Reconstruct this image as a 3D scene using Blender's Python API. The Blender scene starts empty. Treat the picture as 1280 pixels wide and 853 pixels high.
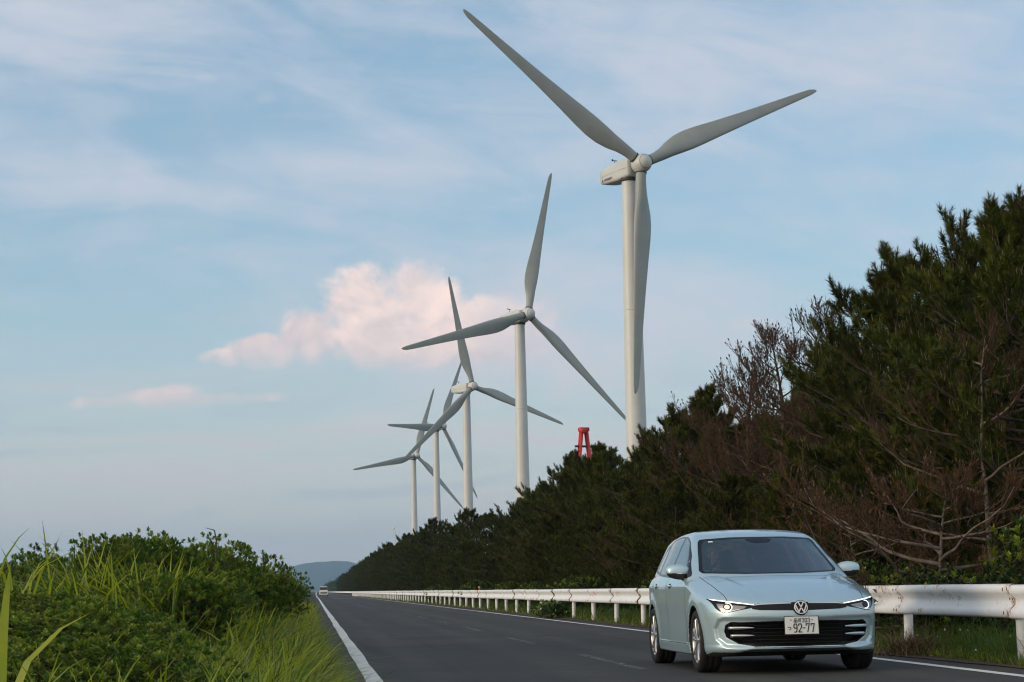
import bpy, bmesh, math, random
import numpy as np
from mathutils import Vector, Matrix, Quaternion
from mathutils.geometry import delaunay_2d_cdt
from math import radians as R

scene = bpy.context.scene
COL = scene.collection
rng = np.random.default_rng(7)

# ---------------------------------------------------------------- camera
EYE = 0.887
PITCH, YAW, ROLL, FPX = math.atan(.12389), math.atan(.1012), .02, 2489.0
_F = np.array([math.sin(YAW)*math.cos(PITCH), math.cos(YAW)*math.cos(PITCH), math.sin(PITCH)])
_R0 = np.array([math.cos(YAW), -math.sin(YAW), 0.0]); _U0 = np.cross(_R0, _F)
_R = math.cos(ROLL)*_R0 - math.sin(ROLL)*_U0
_U = math.sin(ROLL)*_R0 + math.cos(ROLL)*_U0
cam_data = bpy.data.cameras.new('camera')
cam_data.lens = FPX*36.0/1280.0
cam_data.sensor_width = 36.0
cam_data.sensor_fit = 'HORIZONTAL'
cam_data.clip_start = .1
cam_data.clip_end = 60000
cam = bpy.data.objects.new('camera', cam_data)
M = Matrix([list(_R), list(_U), list(-_F)]).transposed().to_4x4()
M.translation = (0, 0, EYE)
cam.matrix_world = M
COL.objects.link(cam)
scene.camera = cam

def at(px, py, Y):
    """point of the place seen at a photograph pixel (1280 wide) at distance Y down the road"""
    d = _F*FPX + _R*(px-640) - _U*(py-426.5)
    return np.array([0, 0, EYE]) + d*(Y/d[1])

# ---------------------------------------------------------------- sky, sun, exposure
SUN_AZ, SUN_EL = R(-104), R(9)          # azimuth clockwise from +Y (down the road)
world = bpy.data.worlds.new('World'); scene.world = world
world.use_nodes = True
sun = bpy.data.lights.new('sun', 'SUN'); sun.energy = 1.5; sun.angle = R(22); sun.color = (1, .80, .58)
sun_o = bpy.data.objects.new('sun', sun); COL.objects.link(sun_o)
_sd = Vector((math.sin(SUN_AZ)*math.cos(SUN_EL), math.cos(SUN_AZ)*math.cos(SUN_EL), math.sin(SUN_EL)))
sun_o.rotation_euler = _sd.to_track_quat('Z', 'Y').to_euler()
scene.view_settings.view_transform = 'Standard'
scene.view_settings.look = 'None'
scene.view_settings.gamma = 1
scene.view_settings.exposure = EXPOSURE = 0.63
scene.render.engine = 'CYCLES'
scene.cycles.use_denoising = True
scene.cycles.denoising_input_passes = 'RGB_ALBEDO_NORMAL'
scene.cycles.denoising_prefilter = 'ACCURATE'
scene.cycles.pixel_filter_type = 'BLACKMAN_HARRIS'
scene.cycles.filter_width = 1.15
scene.cycles.sample_clamp_indirect = 4.0
scene.cycles.max_bounces = 8
scene.cycles.transparent_max_bounces = 16
scene.cycles.volume_bounces = 0

class NG:
    """tiny node-graph writer"""
    def __init__(s, tree): s.t = tree; s.n = tree.nodes; s.l = tree.links
    def node(s, kind, **kw):
        n = s.n.new(kind)
        for k, v in kw.items(): setattr(n, k, v)
        return n
    def put(s, sock, v):
        if hasattr(v, 'is_output') or isinstance(v, bpy.types.NodeSocket): s.l.new(v, sock)
        else: sock.default_value = v
    def m(s, op, a, b=0.0, c=0.0, clamp=False):
        n = s.node('ShaderNodeMath', operation=op, use_clamp=clamp)
        s.put(n.inputs[0], a); s.put(n.inputs[1], b); s.put(n.inputs[2], c)
        return n.outputs[0]
    def ss(s, x, a, b):       # smoothstep
        n = s.node('ShaderNodeMapRange', interpolation_type='SMOOTHSTEP')
        s.put(n.inputs['Value'], x); s.put(n.inputs['From Min'], a); s.put(n.inputs['From Max'], b)
        return n.outputs[0]
    def noise(s, vec, scale, detail=4, rough=.55, dist=0.0, lac=2.0):
        n = s.node('ShaderNodeTexNoise'); s.put(n.inputs['Vector'], vec)
        n.inputs['Scale'].default_value = scale; n.inputs['Detail'].default_value = detail
        n.inputs['Roughness'].default_value = rough; n.inputs['Distortion'].default_value = dist
        n.inputs['Lacunarity'].default_value = lac
        return n.outputs['Fac']
    def mix(s, f, a, b, blend='MIX'):
        n = s.node('ShaderNodeMix', data_type='RGBA', blend_type=blend)
        s.put(n.inputs[0], f); s.put(n.inputs[6], a); s.put(n.inputs[7], b)
        return n.outputs[2]
    def comb(s, x, y, z=0.0):
        n = s.node('ShaderNodeCombineXYZ'); s.put(n.inputs[0], x); s.put(n.inputs[1], y); s.put(n.inputs[2], z)
        return n.outputs[0]

SKY_DEF = None
def uv(px, py):
    p = at(px, py, 1.0); return p[0], p[2]-EYE
def build_sky():
    g = NG(world.node_tree)
    for n in list(g.n): g.n.remove(n)
    out = g.node('ShaderNodeOutputWorld'); bg = g.node('ShaderNodeBackground')
    g.l.new(bg.outputs[0], out.inputs[0])
    bg.inputs[1].default_value = .15
    sky = g.node('ShaderNodeTexSky', sky_type='NISHITA')
    sky.sun_disc = False
    sky.sun_elevation = SUN_EL
    sky.sun_rotation = SUN_AZ
    sky.altitude = 0; sky.air_density = 1.0; sky.dust_density = .6; sky.ozone_density = 2.2
    d = g.node('ShaderNodeTexCoord').outputs['Generated']
    sp = g.node('ShaderNodeSeparateXYZ'); g.l.new(d, sp.inputs[0])
    X, Y, Z = sp.outputs
    ay = g.m('MAXIMUM', g.m('ABSOLUTE', Y), .05)
    U = g.m('DIVIDE', X, ay); V = g.m('DIVIDE', Z, ay)
    fwd = g.ss(Y, .0, .3)
    uvv = g.comb(U, V, 0)
    def gauss(px, py, rx, ry):
        u0, v0 = uv(px, py); a, b = rx/FPX, ry/FPX
        du = g.m('DIVIDE', g.m('SUBTRACT', U, u0), a); dv = g.m('DIVIDE', g.m('SUBTRACT', V, v0), b)
        return g.m('ADD', g.m('MULTIPLY', du, du), g.m('MULTIPLY', dv, dv))
    def bump(*a): return g.m('EXPONENT', g.m('MULTIPLY', gauss(*a), -1.0))
    # high thin veil, streaked and uneven
    rotu = g.m('ADD', U, g.m('MULTIPLY', V, -.6)); rotv = g.m('ADD', V, g.m('MULTIPLY', U, .22))
    st = g.comb(g.m('MULTIPLY', rotu, 4.5), g.m('MULTIPLY', rotv, 15), 1.7)
    n1 = g.noise(st, 1.5, 7, .58, .8)
    n2 = g.noise(g.comb(g.m('MULTIPLY', U, 3), g.m('MULTIPLY', V, 7), 4.2), 1.1, 3, .5, .4)
    n3 = g.noise(g.comb(g.m('MULTIPLY', U, 14), g.m('MULTIPLY', V, 34), 9.0), 2.0, 6, .6, .6)
    reg = g.m('ADD', g.m('MULTIPLY', bump(60, 20, 340, 100), .80), g.m('MULTIPLY', bump(960, 60, 430, 150), .70))
    reg = g.m('ADD', reg, g.m('MULTIPLY', bump(170, 235, 330, 55), .42))
    reg = g.m('ADD', reg, g.m('MULTIPLY', bump(560, 200, 260, 60), .28))
    reg = g.m('ADD', reg, g.m('MULTIPLY', bump(700, 410, 330, 90), .55))
    reg = g.m('ADD', reg, g.m('MULTIPLY', bump(1150, 300, 160, 40), .25))
    veil = g.m('ADD', g.m('MULTIPLY', g.m('SUBTRACT', n1, .5), 1.5), g.m('MULTIPLY', g.m('SUBTRACT', n2, .5), .7))
    veil = g.m('ADD', veil, g.m('MULTIPLY', g.m('SUBTRACT', n3, .5), .60))
    back = g.m('MULTIPLY', g.m('SUBTRACT', 1.0, fwd), .60)          # veil added over the unseen sky behind and overhead, for warm fill light
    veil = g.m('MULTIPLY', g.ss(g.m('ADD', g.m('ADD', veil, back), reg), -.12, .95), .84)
    low = g.ss(V, .17, .0)
    lowf = g.m('MULTIPLY', low, .86)
    c = g.mix(lowf, sky.outputs[0], (3.2, 3.0, 3.1, 1))
    c = g.mix(g.m('MULTIPLY', g.ss(V, -.01, .14), .35), c, (1.72, 2.40, 3.05, 1))
    sund = g.node('ShaderNodeVectorMath', operation='DOT_PRODUCT'); g.l.new(d, sund.inputs[0]); sund.inputs[1].default_value = tuple(_sd)
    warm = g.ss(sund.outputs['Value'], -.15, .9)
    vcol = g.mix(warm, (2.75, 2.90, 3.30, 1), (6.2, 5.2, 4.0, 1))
    vcol = g.mix(g.m('MULTIPLY', g.m('SUBTRACT', 1.0, fwd), .7), vcol, g.mix(warm, (3.5, 3.35, 3.15, 1), (6.6, 5.4, 4.0, 1)))  # added warm white out of view brightens car, road, rail and bank
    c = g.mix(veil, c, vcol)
    # low lilac banks
    b1 = g.noise(g.comb(g.m('MULTIPLY', U, 7), g.m('MULTIPLY', V, 46), 2.2), 1.2, 4, .55, .6)
    bk = g.m('MULTIPLY', g.ss(b1, .46, .68), g.m('MULTIPLY', g.ss(V, .155, .07), g.ss(V, -.01, .03)))
    c = g.mix(g.m('MULTIPLY', bk, .42), c, (3.15, 2.70, 2.80, 1))
    c = g.mix(g.m('MULTIPLY', g.m('MULTIPLY', g.ss(b1, .50, .34), g.ss(V, .13, .08)), .40), c, (2.0, 2.30, 2.75, 1))
    # heaped clouds: one field of billows, cut to each cloud's outline
    fb = lambda du, dv: g.noise(g.comb(g.m('ADD', U, du), g.m('MULTIPLY', g.m('ADD', V, dv), 1.25), 3.3), 24, 7, .60, .35)
    f0 = fb(0, 0); f1 = fb(-.006, .005)
    big = g.noise(g.comb(U, g.m('MULTIPLY', V, 1.1), 7.3), 66, 4, .55, .2)
    sh = g.m('ADD', .5, g.m('MULTIPLY', g.m('SUBTRACT', f0, f1), 4.2))
    wob = g.m('MULTIPLY', g.m('SUBTRACT', f0, .5), .022)
    def heap(lobes, base_py, tilt, amp, lo, hi):
        L = None
        for q in lobes:
            e = g.m('SUBTRACT', 1.0, gauss(*q))
            L = e if L is None else g.m('SMOOTH_MAX', L, e, .25)
        dens = g.m('ADD', L, g.m('ADD', g.m('MULTIPLY', g.m('SUBTRACT', f0, .5), amp), g.m('MULTIPLY', g.m('SUBTRACT', big, .5), amp*.45)))
        m = g.ss(dens, lo, hi)
        u0, vb = uv(400, base_py)
        bv = g.m('ADD', g.m('ADD', V, g.m('MULTIPLY', g.m('SUBTRACT', U, u0), tilt)), wob)
        m = g.m('MULTIPLY', m, g.ss(bv, vb-.008, vb+.016))
        lit = g.m('ADD', g.m('MULTIPLY', sh, .62), g.m('MULTIPLY', g.ss(V, vb, vb+.055), .48), clamp=True)
        return g.m('MULTIPLY', m, fwd), lit
    c = g.mix(g.m('MULTIPLY', g.m('MULTIPLY', bump(640, 420, 210, 75), g.ss(f0, .30, .62)), .55), c, (3.55, 2.98, 3.05, 1))
    m, lit = heap([(455, 392, 70, 72), (530, 372, 66, 66), (394, 420, 48, 44), (335, 440, 58, 25), (284, 447, 38, 13), (500, 432, 150, 38), (620, 410, 100, 52)], 462, .05, 1.75, .12, .72)
    right = g.ss(U, uv(560, 400)[0], uv(650, 400)[0])
    m = g.m('MULTIPLY', m, g.m('SUBTRACT', .95, g.m('MULTIPLY', right, .60)))
    c = g.mix(m, c, g.mix(lit, (3.0, 2.68, 2.80, 1), (5.0, 3.88, 3.50, 1)))
    m2, lit2 = heap([(120, 504, 60, 10), (190, 499, 56, 15), (222, 494, 38, 16), (290, 498, 66, 10)], 516, .0, 2.4, .10, 1.05)
    c = g.mix(g.m('MULTIPLY', m2, .85), c, g.mix(lit2, (3.1, 2.75, 2.80, 1), (4.3, 3.5, 3.35, 1)))
    m3, lit3 = heap([(333, 122, 24, 12), (255, 98, 26, 9), (940, 405, 70, 12), (225, 634, 25, 9), (470, 525, 90, 14)], 700, 0, 1.9, .2, 1.4)
    c = g.mix(g.m('MULTIPLY', m3, .33), c, (3.4, 3.1, 3.15, 1))
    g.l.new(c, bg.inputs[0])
build_sky()
# ---------------------------------------------------------------- mesh and object helpers
def link(name, me, parent=None, mats=()):
    o = bpy.data.objects.new(name, me)
    COL.objects.link(o)
    if parent is not None: o.parent = parent
    if me is not None:
        for m in mats:
            if m is not None: me.materials.append(m)
    return o

def np_mesh(name, V, polys, smooth=True, mat_idx=None, normals=None):
    """polys: list of integer arrays, each (n, k)"""
    me = bpy.data.meshes.new(name)
    V = np.asarray(V, np.float32)
    polys = [np.asarray(p, np.int32) for p in polys if len(p)]
    me.vertices.add(len(V)); me.vertices.foreach_set('co', V.ravel())
    loops = np.concatenate([p.ravel() for p in polys]) if polys else np.zeros(0, np.int32)
    tot = np.concatenate([np.full(len(p), p.shape[1], np.int32) for p in polys]) if polys else np.zeros(0, np.int32)
    st = np.concatenate([[0], np.cumsum(tot)[:-1]]).astype(np.int32) if len(tot) else tot
    me.loops.add(len(loops)); me.loops.foreach_set('vertex_index', loops)
    me.polygons.add(len(tot)); me.polygons.foreach_set('loop_start', st)
    try: me.polygons.foreach_set('loop_total', tot)
    except Exception: pass
    me.polygons.foreach_set('use_smooth', np.full(len(tot), smooth, bool))
    if mat_idx is not None: me.polygons.foreach_set('material_index', np.asarray(mat_idx, np.int32))
    me.update(calc_edges=True); me.validate()
    if normals is not None: me.normals_split_custom_set_from_vertices(np.asarray(normals, np.float32).tolist())
    return me

def tag(o, label=None, cat=None, group=None, kind=None):
    if label: o['label'] = label
    if cat: o['category'] = cat
    if group: o['group'] = group
    if kind: o['kind'] = kind
    return o

def thing(name, label, cat, loc=(0, 0, 0), rotz=0.0, group=None):
    o = bpy.data.objects.new(name, None); o.empty_display_size = .2
    COL.objects.link(o); o.location = loc; o.rotation_euler = (0, 0, rotz)
    return tag(o, label, cat, group)

class MB:
    """collects shapes, builds ONE mesh"""
    def __init__(s): s.V = []; s.P = []; s.n = 0; s.MI = []; s.cur = 0
    def add(s, V, *polys):
        V = np.asarray(V, float).reshape(-1, 3)
        for p in polys:
            p = np.asarray(p, int)
            if len(p): s.P.append(p+s.n); s.MI += [s.cur]*len(p)
        s.V.append(V); s.n += len(V)
    def box(s, c, d, rot=None, bevel=0.0):
        bm = bmesh.new(); bmesh.ops.create_cube(bm, size=1)
        for v in bm.verts: v.co = Vector((v.co.x*d[0], v.co.y*d[1], v.co.z*d[2]))
        if bevel > 0: bmesh.ops.bevel(bm, geom=bm.edges[:], offset=bevel, segments=2, affect='EDGES', profile=.5)
        s.bm(bm, rot, c)
    def bm(s, bm, rot=None, loc=(0, 0, 0)):
        bm.verts.index_update()
        V = np.array([v.co[:] for v in bm.verts])
        if rot is not None: V = V @ np.array(rot.to_3x3()).T
        V = V+np.array(loc)
        by = {}
        for f in bm.faces: by.setdefault(len(f.verts), []).append([v.index for v in f.verts])
        s.add(V, *by.values()); bm.free()
    def tube(s, pts, radii, seg=8, caps=True):
        P = np.asarray(pts, float); n = len(P)
        rr = np.broadcast_to(np.asarray(radii, float), (n,))
        T = np.gradient(P, axis=0); T /= np.linalg.norm(T, axis=1)[:, None]+1e-12
        up = np.array([0, 0, 1.]) if abs(T[0][2]) < .9 else np.array([1., 0, 0])
        u = np.cross(T[0], up); u /= np.linalg.norm(u)
        V = []
        a = np.arange(seg)*2*np.pi/seg
        for i in range(n):
            u = u-T[i]*(u@T[i]); u /= np.linalg.norm(u)+1e-12
            w = np.cross(T[i], u)
            V.append(P[i]+rr[i]*(np.cos(a)[:, None]*u+np.sin(a)[:, None]*w))
        V = np.concatenate(V)
        q = []
        for i in range(n-1):
            for k in range(seg):
                k2 = (k+1) % seg
                q.append([i*seg+k, i*seg+k2, (i+1)*seg+k2, (i+1)*seg+k])
        pl = [q]
        if caps: pl.append([list(range(seg))[::-1], [(n-1)*seg+k for k in range(seg)]])
        s.add(V, *pl)
    def lathe(s, prof, seg=32, axis='z', loc=(0, 0, 0), close=False):
        """prof: (r, h) pairs"""
        pr = np.asarray(prof, float); n = len(pr)
        a = np.arange(seg)*2*np.pi/seg
        X = pr[:, 0][:, None]*np.cos(a); Y = pr[:, 0][:, None]*np.sin(a); Z = np.repeat(pr[:, 1][:, None], seg, 1)
        V = {'z': np.stack([X, Y, Z], -1), 'x': np.stack([Z, X, Y], -1), 'y': np.stack([Y, Z, X], -1)}[axis].reshape(-1, 3)+np.array(loc)
        q = []
        for i in range(n if close else n-1):
            j = (i+1) % n
            for k in range(seg):
                k2 = (k+1) % seg
                q.append([i*seg+k, i*seg+k2, j*seg+k2, j*seg+k])
        s.add(V, q)
    def build(s, name, mat=None, parent=None, smooth=False, mats=None):
        V = np.concatenate(s.V) if s.V else np.zeros((0, 3))
        me = np_mesh(name, V, s.P, smooth, s.MI if mats else None)
        return link(name, me, parent, mats if mats else (mat,))

def smooth_angle(o, deg=35):
    bm = bmesh.new(); bm.from_mesh(o.data)
    for f in bm.faces: f.smooth = True
    lim = R(deg)
    for e in bm.edges:
        if len(e.link_faces) == 2 and e.calc_face_angle(0) > lim: e.smooth = False
    bm.to_mesh(o.data); bm.free()
    return o

# ---------------------------------------------------------------- materials
def mat(name, color=(.5, .5, .5), rough=.6, metal=0.0, coat=0.0, coat_rough=.03, spec=.5, emit=None, estr=0.0, alpha=1.0):
    m = bpy.data.materials.new(name); m.use_nodes = True
    b = m.node_tree.nodes['Principled BSDF']
    b.inputs['Base Color'].default_value = (*color, 1)
    b.inputs['Roughness'].default_value = rough; b.inputs['Metallic'].default_value = metal
    b.inputs['Coat Weight'].default_value = coat; b.inputs['Coat Roughness'].default_value = coat_rough
    b.inputs['Specular IOR Level'].default_value = spec
    if emit: b.inputs['Emission Color'].default_value = (*emit, 1); b.inputs['Emission Strength'].default_value = estr
    return m

def mat_noise(name, c1, c2, scale=8.0, rough=(.5, .7), metal=0.0, bump=0.0, detail=5, coords='Object', c3=None, rand=0.0, contrast=(.35, .65), spec=.4, trans=0.0):
    """base colour wanders between two or three colours of the thing itself"""
    m = bpy.data.materials.new(name); m.use_nodes = True
    g = NG(m.node_tree); b = g.n['Principled BSDF']
    tc = g.node('ShaderNodeTexCoord').outputs[coords]
    f = g.noise(tc, scale, detail, .6)
    col = g.mix(g.ss(f, *contrast), (*c1, 1), (*c2, 1))
    if c3: col = g.mix(g.ss(g.noise(tc, scale*.23, 3), .52, .68), col, (*c3, 1))
    if rand:
        oi = g.node('ShaderNodeObjectInfo').outputs['Random']
        hsv = g.node('ShaderNodeHueSaturation')
        g.l.new(col, hsv.inputs['Color'])
        g.put(hsv.inputs['Value'], g.m('ADD', 1-rand, g.m('MULTIPLY', oi, 2*rand)))
        g.put(hsv.inputs['Hue'], g.m('ADD', .5-.06*rand, g.m('MULTIPLY', g.m('FRACT', g.m('MULTIPLY', oi, 7.31)), .12*rand)))
        col = hsv.outputs[0]
    g.put(b.inputs['Base Color'], col)
    g.put(b.inputs['Roughness'], g.m('ADD', rough[0], g.m('MULTIPLY', f, rough[1]-rough[0])))
    b.inputs['Metallic'].default_value = metal
    b.inputs['Specular IOR Level'].default_value = spec
    if bump:
        bn = g.node('ShaderNodeBump'); bn.inputs['Strength'].default_value = bump; bn.inputs['Distance'].default_value = .02
        g.l.new(f, bn.inputs['Height']); g.l.new(bn.outputs[0], b.inputs['Normal'])
    if trans:                     # thin leaves let some light through
        tl = g.node('ShaderNodeBsdfTranslucent'); mx = g.node('ShaderNodeMixShader'); out = g.n['Material Output']
        hs = g.node('ShaderNodeHueSaturation'); hs.inputs['Hue'].default_value = .485; hs.inputs['Value'].default_value = 1.5
        g.l.new(col, hs.inputs['Color']); g.l.new(hs.outputs[0], tl.inputs[0])
        mx.inputs[0].default_value = trans
        g.l.new(b.outputs[0], mx.inputs[1]); g.l.new(tl.outputs[0], mx.inputs[2]); g.l.new(mx.outputs[0], out.inputs[0])
    return m

def mat_glass(name, tint=(.55, .6, .6), ior=1.5, rough=0.0, gain=1.6):
    """thin pane: fresnel mirror over tinted see-through"""
    m = bpy.data.materials.new(name); m.use_nodes = True
    g = NG(m.node_tree); out = g.n['Material Output']; g.n.remove(g.n['Principled BSDF'])
    tr = g.node('ShaderNodeBsdfTransparent'); tr.inputs[0].default_value = (*tint, 1)
    gl = g.node('ShaderNodeBsdfGlossy'); gl.inputs['Roughness'].default_value = rough
    fr = g.node('ShaderNodeFresnel'); fr.inputs[0].default_value = ior
    mx = g.node('ShaderNodeMixShader')
    g.put(mx.inputs[0], g.m('MULTIPLY', fr.outputs[0], gain, clamp=True)); g.l.new(tr.outputs[0], mx.inputs[1]); g.l.new(gl.outputs[0], mx.inputs[2])
    g.l.new(mx.outputs[0], out.inputs[0])
    return m
# ---------------------------------------------------------------- the car: one implicit solid, meshed and split into panels
def tab(pts, sigma, lo=-.5, hi=5.0, n=2400):
    xs, ys = zip(*pts)
    gx = np.linspace(lo, hi, n); v = np.interp(gx, xs, ys)
    # keep slopes at the ends
    k = max(1, int(3*sigma/(gx[1]-gx[0]))); t = np.arange(-k, k+1)*(gx[1]-gx[0])
    w = np.exp(-.5*(t/sigma)**2); w /= w.sum()
    v = np.convolve(np.pad(v, k, mode='edge'), w, mode='valid')
    return lambda q: np.interp(q, gx, v)
def smax(a, b, k):
    h = np.maximum(k-np.abs(a-b), 0)/k
    return np.maximum(a, b)+h*h*k*.25
def smin(a, b, k): return -smax(-a, -b, k)
def sstep(x, a, b):
    t = np.clip((x-a)/(b-a), 0, 1); return t*t*(3-2*t)

WY, WZ, WR = (.88, 3.50), .316, .316
t_W = tab([(.1, .80), (.16, .835), (.23, .862), (.30, .872), (.42, .879), (.55, .886), (.70, .893), (.83, .8955), (.872, .895), (.905, .880), (.95, .862), (1.05, .83)], .008, 0, 1.6)
t_nose = tab([(.10, .13), (.165, .10), (.20, .055), (.235, .024), (.262, .020), (.29, .036), (.40, .028), (.50, .012), (.56, .004), (.60, .006), (.64, .018), (.68, .036), (.70, .05), (.74, .085), (.80, .15)], .009, 0, 1.6)
t_tail = tab([(.1, 4.12), (.2, 4.2), (.35, 4.265), (.6, 4.284), (.85, 4.262), (1.0, 4.2), (1.1, 4.12)], .03, 0, 1.6)
t_hood = tab([(0, .675), (.06, .690), (.10, .714), (.16, .748), (.25, .786), (.4, .834), (.6, .884), (.8, .927), (1.0, .962), (1.2, .985), (1.6, .985), (2.4, 1.0), (3.6, 1.01), (4.3, .99)], .03)
t_drop = tab([(0, 0), (.2, -.004), (.4, -.014), (.55, -.026), (.66, -.042), (.75, -.064), (.82, -.092), (.9, -.13)], .02, 0, 1.2)
t_cab = tab([(-.5, -.9), (.66, .70), (1.03, .965), (1.45, 1.178), (1.78, 1.348), (1.90, 1.400), (2.05, 1.434), (2.3, 1.464), (2.6, 1.480), (3.0, 1.473), (3.5, 1.438), (3.9, 1.392), (4.1, 1.36)], .03)
t_cabW = tab([(.88, .872), (.94, .855), (1.0, .832), (1.1, .790), (1.2, .743), (1.3, .698), (1.38, .655), (1.44, .600), (1.5, .50)], .012, 0, 1.8)
t_taper = tab([(0, 0), (2.4, 0), (3.0, -.008), (3.5, -.035), (4.0, -.085), (4.3, -.12)], .15)
t_ctail = tab([(.8, 4.27), (1.0, 4.19), (1.2, 4.05), (1.33, 3.95), (1.38, 3.93), (1.5, 3.9)], .015, 0, 1.8)

def flare(y, z):
    s = 0
    for yc in WY:
        d = np.hypot(y-yc, z-WZ)
        s = s+.011*sstep(d, .50, .385)
    return s
def car_base(x, y, z):
    """body without openings; negative inside"""
    a = np.abs(x)
    door = .010*sstep(y, 1.25, 1.5)*sstep(y, 3.25, 3.0)*sstep(z, .74, .5)
    sill = .016*sstep(y, 1.2, 1.4)*sstep(y, 3.2, 3.0)*sstep(z, .30, .26)
    W = t_W(z)+t_taper(y)*.6+flare(y, z)-door+sill
    L = .72
    nose = t_nose(z)+.012*sstep(z, .56, .66)*sstep(a, .10, .0)*0
    qf = np.maximum(L-(y-nose), 0)/L
    Lr = .55
    qr = np.maximum(y-(t_tail(z)-Lr), 0)/Lr
    q = np.maximum(qf, qr); n = 2.7
    g = (np.power(a/W, n)+np.power(q, n)+1e-9)**(1/n)-1.0
    g = g*.86
    crease = .008*sstep(a-(.40+.21*np.clip((y-.15)/1.0, 0, 1)), -.07, .0)*sstep(a, .80, .66)*sstep(y, .12, .4)
    top = (z-(t_hood(y)+t_drop(a)*(1-.55*sstep(y, .9, 1.5))+crease))*.96
    low = smax(g, top, .045)
    # cabin
    sh = .24*np.power(a/.70, 2.3)*sstep(y, 2.4, 1.7)
    roof = (z-(t_cab(y-sh)-.030*np.power(a/.58, 2.6)*sstep(y, 1.6, 2.1)))*.93
    side = (a-(t_cabW(z)+t_taper(y)))*.93
    back = (y-(t_ctail(z)-.10*np.power(a/.6, 2.5)))*.85
    cab = smax(smax(side, roof, .045), back, .06)
    f = smin(low, cab, .02)
    return smax(f, (.165+.072*sstep(y, .5, .1)*sstep(a, .80, .45))-z, .03)
# openings in the nose, in the front view (|x|, z)
INTAKE = [(.0, .272), (.44, .274), (.60, .305), (.695, .362), (.712, .42), (.702, .478), (.672, .497), (.35, .509), (.0, .513)]
def poly_sd(a, z, P):
    d = np.full(np.broadcast(a, z).shape, -9.0)
    n = len(P)
    for i in range(n-1):
        (x0, z0), (x1, z1) = P[i], P[i+1]
        nx, nz = (z1-z0), -(x1-x0); l = math.hypot(nx, nz)
        d = np.maximum(d, ((a-x0)*nx+(z-z0)*nz)/l)
    return d
def nose_y(a, z):
    n = 2.7; W = .893
    return t_nose(z)+.72*(1-np.power(np.maximum(1-np.power(np.minimum(a/W, 1), n), 0), 1/n))
def f_intake(x, y, z):
    a = np.abs(x); d = poly_sd(a, z, INTAKE)
    return np.maximum(np.maximum(d, y-(nose_y(a, z)+.085)), y-1.0)
def f_arch(x, y, z):
    a = np.abs(x)
    d = np.minimum(np.hypot(y-WY[0], z-WZ), np.hypot(y-WY[1], z-WZ))-.352
    return np.maximum(d, .56-a)
def car_f(x, y, z):
    f = car_base(x, y, z)
    a = np.abs(x)
    # shallow dish round the intake, ending in the blade at each corner
    dish = poly_sd(a, z, [(.0, .25), (.50, .252), (.70, .275), (.772, .345), (.788, .45), (.765, .525), (.70, .545), (.40, .535), (.0, .53)])
    f = f+.020*sstep(dish, .024, -.024)*sstep(y, .9, .6)
    f = smax(f, -f_intake(x, y, z), .010)
    return smax(f, -f_arch(x, y, z), .010)

def surface_nets(F, org, h):
    nx, ny, nz = F.shape
    S = F < 0
    c = S[:-1, :-1, :-1].astype(np.int8)
    for dx in (0, 1):
        for dy in (0, 1):
            for dz in (0, 1):
                if dx+dy+dz: c = c+S[dx:nx-1+dx, dy:ny-1+dy, dz:nz-1+dz]
    act = np.argwhere((c > 0) & (c < 8))
    idx = np.full(c.shape, -1, np.int32); idx[tuple(act.T)] = np.arange(len(act))
    P = np.zeros((len(act), 3)); cnt = np.zeros(len(act))
    cor = [(i, j, k) for i in (0, 1) for j in (0, 1) for k in (0, 1)]
    val = {o: F[act[:, 0]+o[0], act[:, 1]+o[1], act[:, 2]+o[2]] for o in cor}
    for A in cor:
        for ax in range(3):
            if A[ax] == 0:
                B = list(A); B[ax] = 1; B = tuple(B)
                va, vb = val[A], val[B]; m = (va < 0) != (vb < 0)
                t = np.where(m, va/np.where(m, va-vb, 1), 0)
                p = np.array(A, float)[None]+np.zeros((len(act), 3)); p[:, ax] = t
                P += p*m[:, None]; cnt += m
    P = P/cnt[:, None]+act
    quads = []
    for ax in range(3):
        sl0 = [slice(None)]*3; sl1 = [slice(None)]*3
        sl0[ax] = slice(0, -1); sl1[ax] = slice(1, None)
        a, b = S[tuple(sl0)], S[tuple(sl1)]
        e = np.argwhere(a != b)
        u, v = [(1, 2), (2, 0), (0, 1)][ax]
        ok = (e[:, u] > 0) & (e[:, v] > 0) & (e[:, u] < c.shape[u]) & (e[:, v] < c.shape[v])
        e = e[ok]
        du = np.zeros(3, int); du[u] = 1; dv = np.zeros(3, int); dv[v] = 1
        g = lambda q: idx[q[:, 0], q[:, 1], q[:, 2]]
        Q = np.stack([g(e-du-dv), g(e-dv), g(e), g(e-du)], 1)
        flip = ~a[tuple(e.T)]
        Q[flip] = Q[flip][:, ::-1]
        quads.append(Q[(Q >= 0).all(1)])
    return P*h+org, np.concatenate(quads)

def grad(f, P, e=1e-3):
    G = np.zeros_like(P)
    for k in range(3):
        d = np.zeros(3); d[k] = e
        G[:, k] = (f(*(P+d).T)-f(*(P-d).T))/(2*e)
    return G
def unit(v): return v/(np.linalg.norm(v, axis=-1, keepdims=True)+1e-12)

def in_poly(x, y, P):
    r = np.zeros(x.shape, bool); n = len(P)
    for i in range(n):
        (x0, y0), (x1, y1) = P[i], P[(i+1) % n]
        c = ((y0 > y) != (y1 > y)) & (x < (x1-x0)*(y-y0)/((y1-y0) if y1 != y0 else 1e-9)+x0)
        r ^= c
    return r

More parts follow.
